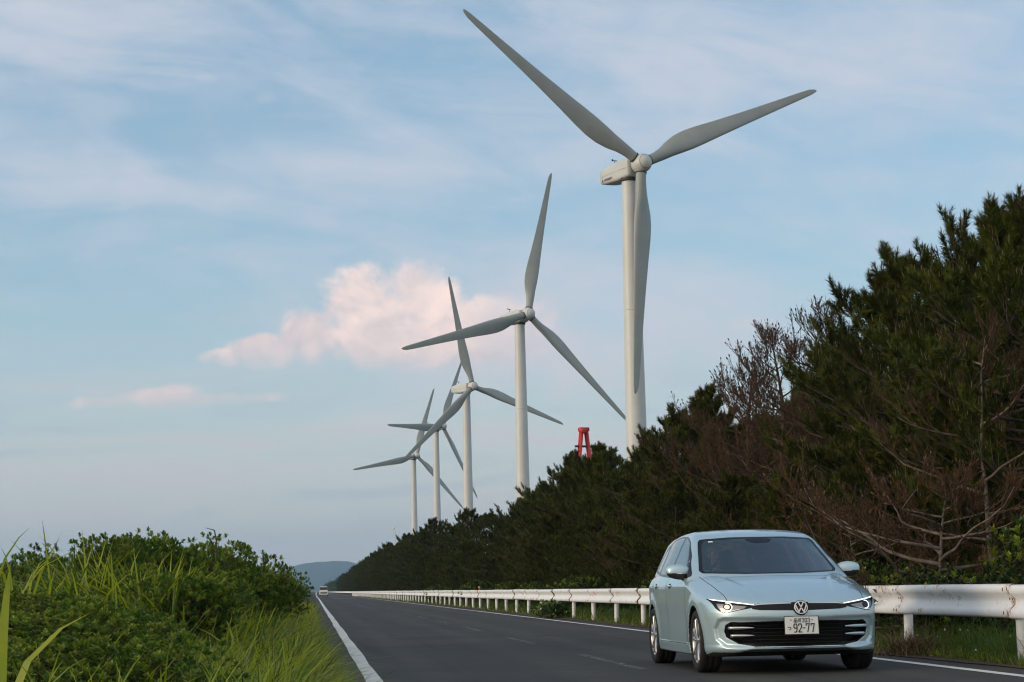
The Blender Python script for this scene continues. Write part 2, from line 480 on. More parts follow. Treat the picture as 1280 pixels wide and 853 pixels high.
def solve_on(axis, U, V, f=car_base, side=1):
    """points of the surface above the plane points (U, V); axis 'y': (x, z) seen from the front; 'x': (y, z) seen from a side; 'z': (x, y) from above"""
    U = np.asarray(U, float); V = np.asarray(V, float)
    if axis == 'y': mk = lambda t: (U, t, V); lo, hi = -.3, 2.4
    elif axis == 'x': mk = lambda t: (side*t, U, V); lo, hi = 1.05, .2
    else: mk = lambda t: (U, V, t); lo, hi = 1.7, .5
    st = np.linspace(lo, hi, 140)
    a = np.full(U.shape, lo); b = np.full(U.shape, hi); done = np.zeros(U.shape, bool); prev = a.copy()
    for t in st:
        ins = (f(*mk(np.full(U.shape, t))) < 0) & ~done
        a[ins] = prev[ins]; b[ins] = t; done |= ins
        prev[:] = t
    for _ in range(22):
        m = (a+b)/2; ins = f(*mk(m)) < 0
        b = np.where(ins, m, b); a = np.where(ins, a, m)
    return np.stack([np.broadcast_to(q, U.shape) for q in mk((a+b)/2)], -1)

def densify(P, step, closed=True):
    out = []
    n = len(P)
    for i in range(n if closed else n-1):
        p, q = np.array(P[i], float), np.array(P[(i+1) % n], float)
        k = max(1, int(np.ceil(np.linalg.norm(q-p)/step)))
        out += [p+(q-p)*t/k for t in range(k)]
    if not closed: out.append(np.array(P[-1], float))
    return np.array(out)
def round_poly(P, it=2, keep=.25):
    P = np.array(P, float)
    for _ in range(it):
        Q = np.roll(P, -1, 0)
        P = np.stack([P*(1-keep)+Q*keep, P*keep+Q*(1-keep)], 1).reshape(-1, 2)
    return P

def fill(outer, holes=(), step=.03):
    loops = [densify(outer, step)]+[densify(h, step) for h in holes]
    V, E = [], []
    for l in loops:
        b = len(V); V += [tuple(p) for p in l]; E += [(b+i, b+(i+1) % len(l)) for i in range(len(l))]
    lo, hi = loops[0].min(0), loops[0].max(0)
    gx, gy = np.meshgrid(np.arange(lo[0]+step/2, hi[0], step), np.arange(lo[1]+step/2, hi[1], step))
    gx, gy = gx.ravel(), gy.ravel()
    k = in_poly(gx, gy, loops[0])
    for l in loops[1:]: k &= ~in_poly(gx, gy, l)
    pts = np.stack([gx, gy], 1)[k]
    bd = np.concatenate(loops)
    if len(pts):
        d = np.min(np.linalg.norm(pts[:, None]-bd[None], axis=2), axis=1)
        pts = pts[d > step*.45]
    V += [tuple(p) for p in pts]
    r = delaunay_2d_cdt([Vector(p) for p in V], E, [], 0, 1e-6)
    vv = np.array([v[:] for v in r[0]]); ff = np.array([f[:] for f in r[2]])
    c = vv[ff].mean(1)
    k = in_poly(c[:, 0], c[:, 1], loops[0])
    for l in loops[1:]: k &= ~in_poly(c[:, 0], c[:, 1], l)
    return vv, ff[k]

def patch(name, axis, outer, m, parent, holes=(), off=.003, step=.03, side=1, f=car_base, thick=.0):
    vv, ff = fill(outer, holes, step)
    P = solve_on(axis, vv[:, 0], vv[:, 1], f, side)
    N = unit(grad(f, P))
    P = P+N*off
    t = P[ff[:, 1]]-P[ff[:, 0]]; u = P[ff[:, 2]]-P[ff[:, 0]]
    fl = (np.cross(t, u)*N[ff[:, 0]]).sum(1) < 0
    ff[fl] = ff[fl][:, ::-1]
    me = np_mesh(name, P, [ff], True, None, N)
    return link(name, me, parent, (m,))

def ribbon(mb, axis, line, width=.005, off=.0012, side=1, step=.03, f=car_base):
    l = densify(line, step, False)
    P = solve_on(axis, l[:, 0], l[:, 1], f, side)
    N = unit(grad(f, P))
    T = unit(np.gradient(P, axis=0))
    B = unit(np.cross(N, T))
    P = P+N*off
    V = np.concatenate([P-B*width/2, P+B*width/2])
    n = len(P)
    q = [[i, i+1, n+i+1, n+i] for i in range(n-1)]
    mb.add(V, q)
def mat_paint():
    m = bpy.data.materials.new('car_paint'); m.use_nodes = True
    g = NG(m.node_tree); b = g.n['Principled BSDF']
    geo = g.node('ShaderNodeNewGeometry')
    g.put(b.inputs['Base Color'], g.mix(geo.outputs['Backfacing'], (.48, .645, .72, 1), (.03, .032, .034, 1)))
    b.inputs['Metallic'].default_value = .45; b.inputs['Roughness'].default_value = .38
    b.inputs['Coat Weight'].default_value = 1.0; b.inputs['Coat Roughness'].default_value = .04
    return m

def build_car(loc):
    h = .0085
    M_paint = mat_paint()
    M_slat = mat('slat_black', (.007, .007, .007), .8)
    M_black = mat('gloss_black', (.006, .006, .007), .22, 0, 0, .03, .3)
    M_plastic = mat('dark_plastic', (.018, .018, .019), .6)
    M_rub = mat_noise('tyre_rubber', (.012, .012, .012), (.022, .021, .020), 30, (.75, .9))
    M_alu = mat('alloy', (.62, .62, .63), .28, .9)
    M_chrome = mat('chrome', (.75, .76, .78), .3, .8)
    M_badge = mat('badge_white', (.80, .81, .82), .3, .2)
    M_gl = mat_glass('window_glass', (.22, .25, .25))
    M_ws = mat_glass('windscreen_glass', (.50, .58, .56), 1.6, 0.0, 2.0)
    M_lamp = mat('running_light', (.9, .9, .9), .3, emit=(1, .98, .93), estr=.68)
    M_refl = mat('lamp_reflector', (.30, .31, .32), .22, .9)
    M_warm = mat('projector_lens', (.6, .55, .45), .1, .3, 1, emit=(1, .9, .7), estr=.35)
    M_seam = mat('panel_gap', (.012, .014, .015), .8)
    M_seat = mat_noise('seat_fabric', (.045, .047, .05), (.07, .07, .072), 60, (.8, .95))
    M_white = mat('plate_white', (.78, .79, .78), .45)
    M_green = mat('plate_ink', (.012, .035, .022), .5)
    root = thing('car', 'pale ice blue hatchback with white running lights driving toward us along the road', 'car', loc)

    # --- shell
    xs = (np.arange(int(.99/h)+2)-.5)*h
    ys = np.arange(-.12, 4.45, h); zs = np.arange(.10, 1.56, h)
    F = car_f(xs[:, None, None], ys[None, :, None], zs[None, None, :]).astype(np.float32)
    P, Q = surface_nets(F, np.array([xs[0], ys[0], zs[0]]), h)
    del F
    mid = P[:, 0] < h*.5
    for it in range(3):
        G = grad(car_f, P); v = car_f(*P.T)
        stp = -(v/np.maximum((G*G).sum(1), .05))[:, None]*G
        l = np.linalg.norm(stp, axis=1, keepdims=True); stp *= np.minimum(1, .5*h/np.maximum(l, 1e-9))
        P = P+stp
        P[mid, 0] = 0
    N = unit(grad(car_f, P)); N[mid, 0] = 0; N = unit(N)
    P2 = P*np.array([-1, 1, 1]); N2 = N*np.array([-1, 1, 1])
    n = len(P); mapi = np.where(mid, np.arange(n), np.arange(n)+n)
    Q2 = mapi[Q][:, ::-1]
    V = np.concatenate([P, P2]); NN = np.concatenate([N, N2]); QQ = np.concatenate([Q, Q2])
    C = V[QQ].mean(1); FN = unit(np.cross(V[QQ[:, 2]]-V[QQ[:, 0]], V[QQ[:, 3]]-V[QQ[:, 1]]))
    X, Y, Z = C.T; A = np.abs(X)

    # outlines
    WS = round_poly([(-.735, .996), (-.30, .980), (.30, .980), (.735, .996), (.618, 1.356), (.30, 1.374), (-.30, 1.374), (-.618, 1.356)], 2, .07)
    WSg = round_poly([(-.697, 1.006), (-.30, .990), (.30, .990), (.697, 1.006), (.587, 1.340), (.16, 1.360), (-.16, 1.360), (-.587, 1.340)], 2, .07)
    DLO = round_poly([(1.32, .942), (1.76, 1.187), (2.05, 1.338), (2.36, 1.398), (2.80, 1.410), (3.20, 1.383), (3.55, 1.29), (3.80, 1.13), (3.86, 1.03), (3.2, .982), (2.4, .958)], 2, .12)
    G1 = round_poly([(1.66, .972), (1.69, 1.095), (1.83, 1.198), (2.08, 1.325), (2.36, 1.380), (2.43, 1.385), (2.43, .980)], 1, .06)
    G0 = round_poly([(1.42, .962), (1.61, 1.062), (1.61, .970)], 1, .06)
    G2 = round_poly([(2.51, .988), (2.51, 1.388), (2.80, 1.394), (3.12, 1.373), (3.27, 1.343), (3.27, 1.008)], 1, .06)
    G3 = round_poly([(3.33, 1.02), (3.33, 1.31), (3.53, 1.252), (3.72, 1.13), (3.76, 1.05)], 1, .08)

    ws = (Y < 2.1) & (Y > .95) & (Z > .97) & in_poly(X, Z, WSg)
    side = (A > .5) & (in_poly(Y, Z, G0) | in_poly(Y, Z, G1) | in_poly(Y, Z, G2) | in_poly(Y, Z, G3)) & (np.abs(FN[:, 0]) > .5)
    hole = ws | side
    tiny = .0035
    inner_arch = (car_base(X, Y, Z) < -tiny) & (f_arch(X, Y, Z) < .012) & (Z < .75)
    inner_int = (car_base(X, Y, Z) < -.024) & (Y < 1) & (f_intake(X, Y, Z) < .012) & ~inner_arch
    under = (Z < .215) & (FN[:, 2] < -.55)
    hoodline = lambda y: np.interp(y, [.0, .12, .5, 1.0, 1.35], [.665, .67, .71, .735, .745])
    DF = [(1.365, .275), (1.365, .72), (1.31, .93), (1.36, .96), (2.46, .96), (2.46, .275)]
    DR = [(2.46, .275), (2.46, .965), (3.42, .995), (3.40, .85), (3.26, .66), (3.14, .42), (3.10, .275)]
    sidef = (A > .6) & (Z < 1.0)
    d1 = sidef & in_poly(Y, Z, DF); d2 = sidef & in_poly(Y, Z, DR)
    bon = (A < hoodline(Y)) & (Y < 1.36) & (FN[:, 2] > .35) & (Z > .685)
    bump = (Y < .62) & (Z < .735) & ~bon & (Y < .10+.55*sstep(Z, .70, .30)+.35)
    masks = [('hole', hole)]+[('wheel_arch_liner'+k, inner_arch & sx & sy) for k, sx, sy in (('FR', X < 0, Y < 2), ('FL', X > 0, Y < 2), ('BR', X < 0, Y > 2), ('BL', X > 0, Y > 2))]+[ ('air_intake', inner_int), ('underbody', under),
             ('bonnet', bon), ('front_doorR', d1 & (X < 0)), ('front_doorL', d1 & (X > 0)), ('rear_doorR', d2 & (X < 0)), ('rear_doorL', d2 & (X > 0)), ('front_bumper', bump)]
    lab = np.full(len(QQ), 99)
    for i, (nm, m_) in enumerate(masks):
        lab[(lab == 99) & m_] = i
    parts = {}
    for i, nm in [(99, 'body')]+[(i, m_[0]) for i, m_ in enumerate(masks)]:
        if nm == 'hole': continue
        q = QQ[lab == i]
        if not len(q): continue
        u, inv = np.unique(q, return_inverse=True)
        real = 'wheel_arch_liner' if nm.startswith('wheel') else nm.rstrip('RL') if nm.endswith(('R', 'L')) else nm
        me = np_mesh(real, V[u], [inv.reshape(-1, 4)], True, None, NN[u])
        mm = M_plastic if real in ('wheel_arch_liner', 'underbody') else (M_black if real == 'air_intake' else M_paint)
        parts[nm] = link(real, me, root, (mm,))

    # --- glass and its black borders
    patch('windscreen_border', 'y', WS, M_black, root, [WSg+0], .003, .03)
    wsc = patch('windscreen', 'y', round_poly([(-.702, 1.003), (-.30, .987), (.30, .987), (.702, 1.003), (.592, 1.343), (.16, 1.363), (-.16, 1.363), (-.592, 1.343)], 2, .07), M_ws, root, (), .0022, .05)
    sensor = round_poly([(-.15, 1.356), (.15, 1.356), (.115, 1.325), (.06, 1.308), (-.06, 1.308), (-.115, 1.325)], 1, .2)
    patch('sensor_housing', 'y', sensor, M_black, root, (), .0035, .03)
    patch('toll_sticker', 'y', [(-.525, 1.322), (-.480, 1.323), (-.480, 1.336), (-.525, 1.335)], mat('sticker', (.75, .78, .78), .5), root, (), .004, .02)
    for s in (-1, 1):
        patch('window_surround', 'x', DLO, M_black, root, [G0, G1, G2, G3], .003, .03, s)
        for gname, poly in (('quarter_window', G0), ('front_window', G1), ('rear_window', G2), ('quarter_window', G3)):
            c = poly.mean(0)
            patch(gname, 'x', c+(poly-c)*1.01, M_gl, root, (), .0020, .05, s)
    # --- panel gaps
    for s in (-1, 1):
        mb = MB()
        ribbon(mb, 'x', DF[:3], .006, .0012, s); ribbon(mb, 'x', [(2.46, .95), (2.46, .275)], .006, .0012, s)
        ribbon(mb, 'x', DR[2:], .006, .0012, s); ribbon(mb, 'x', [(1.365, .275), (3.10, .275)], .006, .0012, s)
        mb.build('door_gap', M_seam, root)
    yy = np.linspace(.20, 1.30, 24)
    for s in (-1, 1):
        mb = MB(); ribbon(mb, 'z', [(s*hoodline(y), y) for y in yy], .006, .0012)
        mb.build('bonnet_gap', M_seam, root)
    # --- nose
    strip = [(-.47, .634), (-.40, .622), (0, .612), (.40, .622), (.47, .634), (.47, .672), (.40, .684), (0, .692), (-.40, .684), (-.47, .672)]
    patch('grille_strip', 'y', strip, M_black, root, (), .003, .02)
    chrome = [(-.45, .664), (-.38, .671), (-.085, .677), (-.085, .688), (-.38, .682), (-.45, .671)]
    patch('chrome_trim', 'y', chrome, M_chrome, root, (), .006, .015)
    patch('chrome_trim', 'y', [(-x, z) for x, z in chrome], M_chrome, root, (), .006, .015)
    for s in (-1, 1):
        sx = lambda pts: [(s*x, z) for x, z in pts]
        HL = [(.845, .738), (.80, .733), (.60, .702), (.44, .678), (.435, .668), (.47, .645), (.60, .622), (.69, .600), (.745, .603), (.785, .640), (.815, .700)]
        hl = patch('headlight', 'y', sx(HL), M_black, root, (), .003, .015)
        tag(hl, None)
        refl = [(.775, .690), (.70, .680), (.52, .658), (.54, .640), (.61, .630), (.70, .612), (.74, .618), (.765, .65)]
        patch('lamp_reflector', 'y', sx(refl), M_refl, hl, (), .0045, .015)
        drl = [(.828, .7345), (.795, .729), (.60, .6985), (.445, .675), (.45, .667), (.60, .687), (.77, .715), (.80, .720)]
        patch('daytime_running_light', 'y', sx(drl), M_lamp, hl, (), .006, .012)
        cy_, cz_ = (.69, .655)
        ang = np.linspace(0, 2*np.pi, 20, endpoint=False)
        circ = np.stack([cy_+.034*np.cos(ang), cz_+.031*np.sin(ang)], 1)
        patch('projector_ring', 'y', sx(circ), M_black, hl, (), .0068, .01)
        patch('projector_lens', 'y', sx(np.stack([cy_+.024*np.cos(ang), cz_+.022*np.sin(ang)], 1)), M_warm if s < 0 else M_black, hl, (), .0085, .01)
        a2 = np.linspace(R(75), R(290), 14)
        arcp = [(cy_+.046*np.cos(t), cz_+.042*np.sin(t)) for t in a2]+[(cy_+.037*np.cos(t), cz_+.034*np.sin(t)) for t in a2[::-1]]
        if s > 0: arcp = [(2*cy_-x, z) for x, z in arcp]
        patch('lamp_arc', 'y', sx(arcp), M_lamp, hl, (), .0075, .01)
        low = [(.745, .612), (.69, .605), (.60, .626), (.56, .634), (.60, .632), (.69, .612), (.735, .619)]
        patch('lamp_edge', 'y', sx(low), M_chrome, hl, (), .0075, .01)
        # fins in the intake: tapered bars standing in the opening
        for zc in (.452, .378):
            mb = MB(); pts = []; rad = []
            xx = np.linspace(.455, .685 if zc > .4 else .665, 9)
            for i, x in enumerate(xx):
                p = solve_on('y', [s*x], [zc])[0]; pts.append(p+np.array([0, .006, 0])); rad.append(.004+.011*math.sin(min(1, (i+.3)/5)*math.pi/2))
            mb.tube(pts, rad, 10)
            mb.build('intake_fin', M_alu if s < 0 else M_paint, root, True)
    mb = MB()
    for s in (-1, 1): ribbon(mb, 'y', [(s*x, z) for x, z in INTAKE], .022, .0005-.020, s, .02)
    mb.build('intake_rim', M_black, root)
    # intake bars
    mb = MB()
    for zc in (.30, .335, .37, .405, .44, .475):
        xx = np.linspace(-.44, .44, 15)
        p = solve_on('y', xx, np.full(15, zc))
        mb.tube(p+np.array([0, .068, 0]), .0045, 6)
    mb.build('intake_grille', M_slat, root, True)
    # radar sensor
    # emblem: ring, V and W bars on a black disc
    ec = solve_on('y', [0.0], [.640])[0]; en = unit(grad(car_base, ec[None]))[0]
    tiltm = Matrix.Rotation(math.asin(max(-1, min(1, en[2]))), 4, 'X')
    em = thing('emblem', None, None); em.parent = root; em.location = ec+np.array([0, -.014, 0]); em.rotation_euler = (-math.asin(en[2])*.6, 0, 0)
    mb = MB(); mb.lathe([(.0, -.006), (.070, -.006), (.074, -.003), (.074, .02)], 40, 'y'); mb.build('emblem_disc', M_black, em, True)
    mb = MB(); mb.lathe([(.057, -.011), (.064, -.011), (.067, -.007), (.064, -.004), (.057, -.004)], 40, 'y', close=True)
    def bar(p, q, w=.0115):
        p = np.array(p); q = np.array(q); d = q-p; l = np.linalg.norm(d); 
        mb.box(((p[0]+q[0])/2, -.0085, (p[1]+q[1])/2), (l, .005, w), Matrix.Rotation(-math.atan2(d[1], d[0]), 3, 'Y'))
    for s in (-1, 1):
        bar((s*.026, .053), (s*.002, .006), .0105)
        bar((s*.053, .022), (s*.0255, -.046), .0105)
        bar((s*.0255, -.046), (s*.003, -.004), .0105)
    mb.build('emblem_ring', M_badge, em, False)
    # licence plate
    pc = solve_on('y', [0.0], [.47])[0]
    pl = thing('licence_plate', None, None); pl.parent = root; pl.location = (0, pc[1]-.016, .468); pl.rotation_euler = (R(-5), 0, 0)
    mb = MB(); mb.box((0, 0, 0), (.333, .008, .168), None, .003); mb.build('plate_panel', M_white, pl)
    mb = MB()
    for (c, d) in (((0, .004, .086), (.345, .014, .008)), ((0, .004, -.086), (.345, .014, .008)), ((.169, .004, 0), (.008, .014, .178)), ((-.169, .004, 0), (.008, .014, .178))):
        mb.box(c, d)
    mb.build('plate_frame', M_plastic, pl)
    mb = MB()
    yk = -.0055
    def st(p, q, w): # a stroke
        p = np.array(p); q = np.array(q); d = q-p; l = np.linalg.norm(d)
        mb.box(((p[0]+q[0])/2, yk, (p[1]+q[1])/2), (l+w*.9, .003, w), Matrix.Rotation(-math.atan2(d[1], d[0]), 3, 'Y'))
    def poly(pts, w):
        for a_, b_ in zip(pts[:-1], pts[1:]): st(a_, b_, w)
    DIG = {'9': [[(.9, .62), (.72, .48), (.3, .48), (.1, .62), (.1, .88), (.3, 1), (.7, 1), (.9, .85), (.9, .4), (.8, .12), (.6, 0), (.2, 0)]],
           '2': [[(.1, .82), (.25, 1), (.72, 1), (.9, .83), (.88, .62), (.1, .0), (.92, 0)]],
           '7': [[(.08, 1), (.92, 1), (.45, 0)], [(.08, 1), (.08, .82)]],
           '3': [[(.1, .88), (.3, 1), (.7, 1), (.88, .85), (.88, .65), (.7, .53), (.4, .53)], [(.7, .53), (.9, .38), (.9, .15), (.7, 0), (.3, 0), (.1, .12)]],
           '0': [[(.3, 0), (.1, .2), (.1, .8), (.3, 1), (.7, 1), (.9, .8), (.9, .2), (.7, 0), (.3, 0)]],
           '-': [[(.1, .5), (.9, .5)]],
           'shina': [[(.3, .58), (.3, 1), (.7, 1), (.7, .58), (.3, .58)], [(.05, 0), (.05, .42), (.42, .42), (.42, 0), (.05, 0)], [(.58, 0), (.58, .42), (.95, .42), (.95, 0), (.58, 0)]],
           'kawa': [[(.15, 1), (.15, .4), (.02, 0)], [(.5, .95), (.5, .1)], [(.88, 1), (.88, 0)]],
           'tsu': [[(.05, .72), (.5, .85), (.85, .75), (.95, .5), (.8, .25), (.4, .08)]]}
    def glyph(k, x, z, w, hgt, t):
        for pts in DIG[k]: poly([(x+w*a_, z+hgt*b_) for a_, b_ in pts], t)
    for k, x in (('9', -.082), ('2', -.036), ('7', .040), ('7', .090)): glyph(k, x, -.064, .037, .078, .0095)
    glyph('-', .011, -.064, .022, .078, .0095)
    glyph('tsu', -.140, -.045, .033, .036, .0055)
    glyph('shina', -.078, .030, .036, .038, .0042); glyph('kawa', -.036, .030, .030, .038, .0042)
    for k, x in (('3', .004), ('0', .032), ('3', .060)): glyph(k, x, .030, .022, .038, .0048)
    for x in (-.105, .105): mb.lathe([(0, -.001), (.006, -.001), (.006, .003)], 10, 'y', (x, yk, .052))
    mb.build('plate_writing', M_green, pl)
    # --- mirrors
    for s in (-1, 1):
        bm = bmesh.new(); bmesh.ops.create_uvsphere(bm, u_segments=32, v_segments=20, radius=1)
        for v in bm.verts:
            x, y, z = v.co
            sq = lambda t, e: math.copysign(abs(t)**e, t)
            X_, Y_, Z_ = sq(x, .72), sq(y, .8), sq(z, .72)
            w = 1-.22*max(0, X_)*(1 if Z_ > 0 else .6)
            v.co = Vector((X_*.130, Y_*(.09 if Y_ < 0 else .06), Z_*.082*w+.012*X_))
        mb = MB(); 
        bm2 = bm.copy()
        for v in bm.verts: v.co.x *= s
        if s < 0: bmesh.ops.reverse_faces(bm, faces=bm.faces[:])
        bmesh.ops.bisect_plane(bm, geom=bm.verts[:]+bm.edges[:]+bm.faces[:], plane_co=(0, 0, -.012), plane_no=(0, 0, 1), clear_inner=True)
        mb.bm(bm, None, (s*.910, 1.60, 1.016)); mm = mb.build('door_mirror', M_paint, root, True)
        for v in bm2.verts: v.co = Vector((v.co.x*s*.985, v.co.y*.985, v.co.z*.97))
        if s < 0: bmesh.ops.reverse_faces(bm2, faces=bm2.faces[:])
        mb = MB(); mb.bm(bm2, None, (s*.910, 1.60, 1.016)); mb.build('mirror_base', M_plastic, mm, True)
        mb = MB(); mb.tube([(s*.86, 1.60, .968), (s*.835, 1.60, .945), (s*.80, 1.605, .92)], [.035, .04, .05], 12); mb.build('mirror_stalk', M_plastic, mm, True)
        mb = MB(); mb.tube([(s*.80, 1.525, .998), (s*.92, 1.512, 1.0), (s*1.005, 1.54, 1.0)], [.005, .006, .004], 8); mb.build('indicator_strip', M_chrome, mm, True)
    # --- door handles
    for s in (-1, 1):
        for yc, dn in ((2.24, 'front_door'), (3.16, 'rear_door')):
            p = solve_on('x', np.linspace(yc-.11, yc+.10, 9), np.full(9, .872)+np.linspace(-.004, .004, 9), car_base, s)
            nn = unit(grad(car_base, p)); arc = np.sin(np.linspace(0, np.pi, 9))**.5
            mb = MB(); mb.tube(p+nn*(.006+.030*arc)[:, None], .012, 10)
            mb.build('handle', M_paint, parts[dn+('R' if s < 0 else 'L')], True)
            ang = np.linspace(0, 2*np.pi, 18, endpoint=False)
            patch('handle_recess', 'x', [(yc+.075*math.cos(t), .87+.028*math.sin(t)) for t in ang], M_seam, parts[dn+('R' if s < 0 else 'L')], (), .001, .02, s)
    # shiny sill line
    # --- rear lights
    for s in (-1, 1):
        patch('tail_light', 'x', [(3.98, .83), (4.17, .82), (4.17, .94), (4.02, .95)], mat('tail_lamp_red', (.35, .01, .012), .15, 0, 1), root, (), .004, .03, s)
    # --- wheels
    def tyre_prof():
        w, r, rr = .1125, WR, .226
        return [(rr, -w+.018), (rr+.02, -w+.004), (r-.05, -w), (r-.02, -w+.006), (r-.006, -w+.02), (r, -w+.045), (r-.0005, -.028), (r-.003, -.027), (r-.003, -.024), (r, -.023), (r, .023), (r-.003, .024), (r-.003, .027), (r-.0005, .028), (r, w-.045), (r-.006, w-.02), (r-.02, w-.006), (r-.05, w), (rr+.02, w-.004), (rr, w-.018)]
    for s in (-1, 1):
        for yc, trk in ((WY[0], .775), (WY[1], .760)):
            wh = thing('wheel', None, None); wh.parent = root; wh.location = (s*trk, yc, WZ)
            mb = MB(); mb.lathe(tyre_prof(), 64, 'x', close=True); mb.build('tyre', M_rub, wh, True)
            # rim barrel and back plate
            mb = MB(); mb.lathe([(.226, s*.094), (.219, s*.100), (.212, s*.096), (.205, s*.07), (.200, -s*.02), (.215, -s*.09), (.226, -s*.092)], 48, 'x')
            rim = mb.build('rim', M_alu, wh, True)
            mb = MB(); mb.lathe([(0.0, s*.018), (.20, s*.018), (.20, s*.008)], 40, 'x'); mb.build('brake_disc', mat('brake', (.06, .058, .055), .45, .7), wh, False)
            mb = MB()
            for k in range(5):
                a0 = 2*np.pi*k/5+.3
                for d in (-1, 1):
                    p0 = np.array([s*.082, .042*math.cos(a0+d*.28), .042*math.sin(a0+d*.28)])
                    p1 = np.array([s*.093, .215*math.cos(a0+d*.235), .215*math.sin(a0+d*.235)])
                    dr = unit(p1-p0); sd = unit(np.cross(dr, [1, 0, 0])); o = np.array([s, 0, 0])
                    pr = []
                    for t in np.linspace(0, 1, 5):
                        c = p0+(p1-p0)*t+o*(.006*math.sin(t*math.pi)); w = .011+.006*t; dp = .03-.012*t
                        pr += [c-sd*w*.8, c-sd*w*.45+o*.008, c+sd*w*.45+o*.008, c+sd*w*.8, c+sd*w-o*dp, c-sd*w-o*dp]
                    q = []
                    for i in range(4):
                        for j in range(6): q.append([i*6+j, i*6+(j+1) % 6, (i+1)*6+(j+1) % 6, (i+1)*6+j])
                    mb.add(pr, q)
            mb.build('spokes', M_alu, wh, False)
            mb = MB(); mb.lathe([(0, s*.096), (.028, s*.095), (.034, s*.09), (.056, s*.086), (.06, s*.06)], 24, 'x'); mb.build('hub_cap', M_alu, wh, True)
    # --- cabin
    mb = MB()
    mb.box((0, 1.48, .77), (1.36, .62, .34), None, .07); mb.box((-.36, 1.62, .985), (.36, .16, .09), None, .03); mb.box((0, 1.47, .945), (1.30, .40, .06), None, .02)
    mb.build('dashboard', M_plastic, root, True)
    mb = MB(); mb.box((0, 2.4, .34), (1.5, 2.6, .04)); mb.build('cabin_floor', M_plastic, root)
    for sx in (-.36, .36):
        mb = MB()
        rot = Matrix.Rotation(R(-20), 3, 'X')
        mb.box((sx, 2.20, .52), (.50, .52, .17), None, .06); mb.box((sx, 2.50, .86), (.50, .13, .66), rot, .06)
        mb.box((sx, 2.635, 1.265), (.27, .09, .17), rot, .04)
        for dx in (-.06, .06): mb.tube([(sx+dx, 2.60, 1.22), (sx+dx, 2.57, 1.14)], .007, 6)
        mb.build('front_seat', M_seat, root, True)
    mb = MB(); rot = Matrix.Rotation(R(-18), 3, 'X')
    mb.box((0, 3.05, .54), (1.30, .5, .2), None, .06); mb.box((0, 3.38, .84), (1.30, .14, .60), rot, .06)
    for sx in (-.4, .4): mb.box((sx, 3.50, 1.20), (.26, .09, .14), rot, .04)
    mb.build('rear_seat', M_seat, root, True)
    mb = MB()
    a = np.linspace(0, 2*np.pi, 33); sw = Matrix.Rotation(R(-24), 3, 'X'); swc = np.array([-.36, 1.76, .955])
    pts = np.stack([.185*np.cos(a), 0*a, .185*np.sin(a)], 1) @ np.array(sw).T+swc
    mb.tube(pts, .016, 8, False)
    for t in (0, np.pi, 1.5*np.pi): mb.tube([swc, np.array([.18*math.cos(t), 0, .18*math.sin(t)]) @ np.array(sw).T+swc], .018, 6)
    mb.box(swc, (.13, .05, .12), sw, .03)
    mb.build('steering_wheel', M_plastic, root, True)
    mb = MB(); mb.box((0, 1.86, 1.275), (.24, .03, .075), None, .012); mb.tube([(0, 1.85, 1.30), (0, 1.80, 1.345)], .012, 6)
    mb.build('rear_view_mirror', M_plastic, root, True)
    return root

car = build_car((4.725, 19.22, 0))
# ---------------------------------------------------------------- the driver: one continuous body grown from a skeleton
def skin_body(name, joints, edges, root_i, m, parent=None, sub=2):
    me = bpy.data.meshes.new(name)
    me.from_pydata([j[0] for j in joints], edges, [])
    o = bpy.data.objects.new(name, me); COL.objects.link(o)
    o.modifiers.new('skin', 'SKIN').use_smooth_shade = True
    sk = me.skin_vertices[0].data
    for i, j in enumerate(joints):
        r = j[1]; sk[i].radius = (r, r) if not isinstance(r, tuple) else r
        sk[i].use_root = (i == root_i)
    s = o.modifiers.new('sub', 'SUBSURF'); s.levels = sub; s.render_levels = sub
    dg = bpy.context.evaluated_depsgraph_get()
    nm = bpy.data.meshes.new_from_object(o.evaluated_get(dg))
    bpy.data.objects.remove(o); nm.name = name
    nm.materials.clear()
    for p in nm.polygons: p.use_smooth = True
    return link(name, nm, parent, (m,))

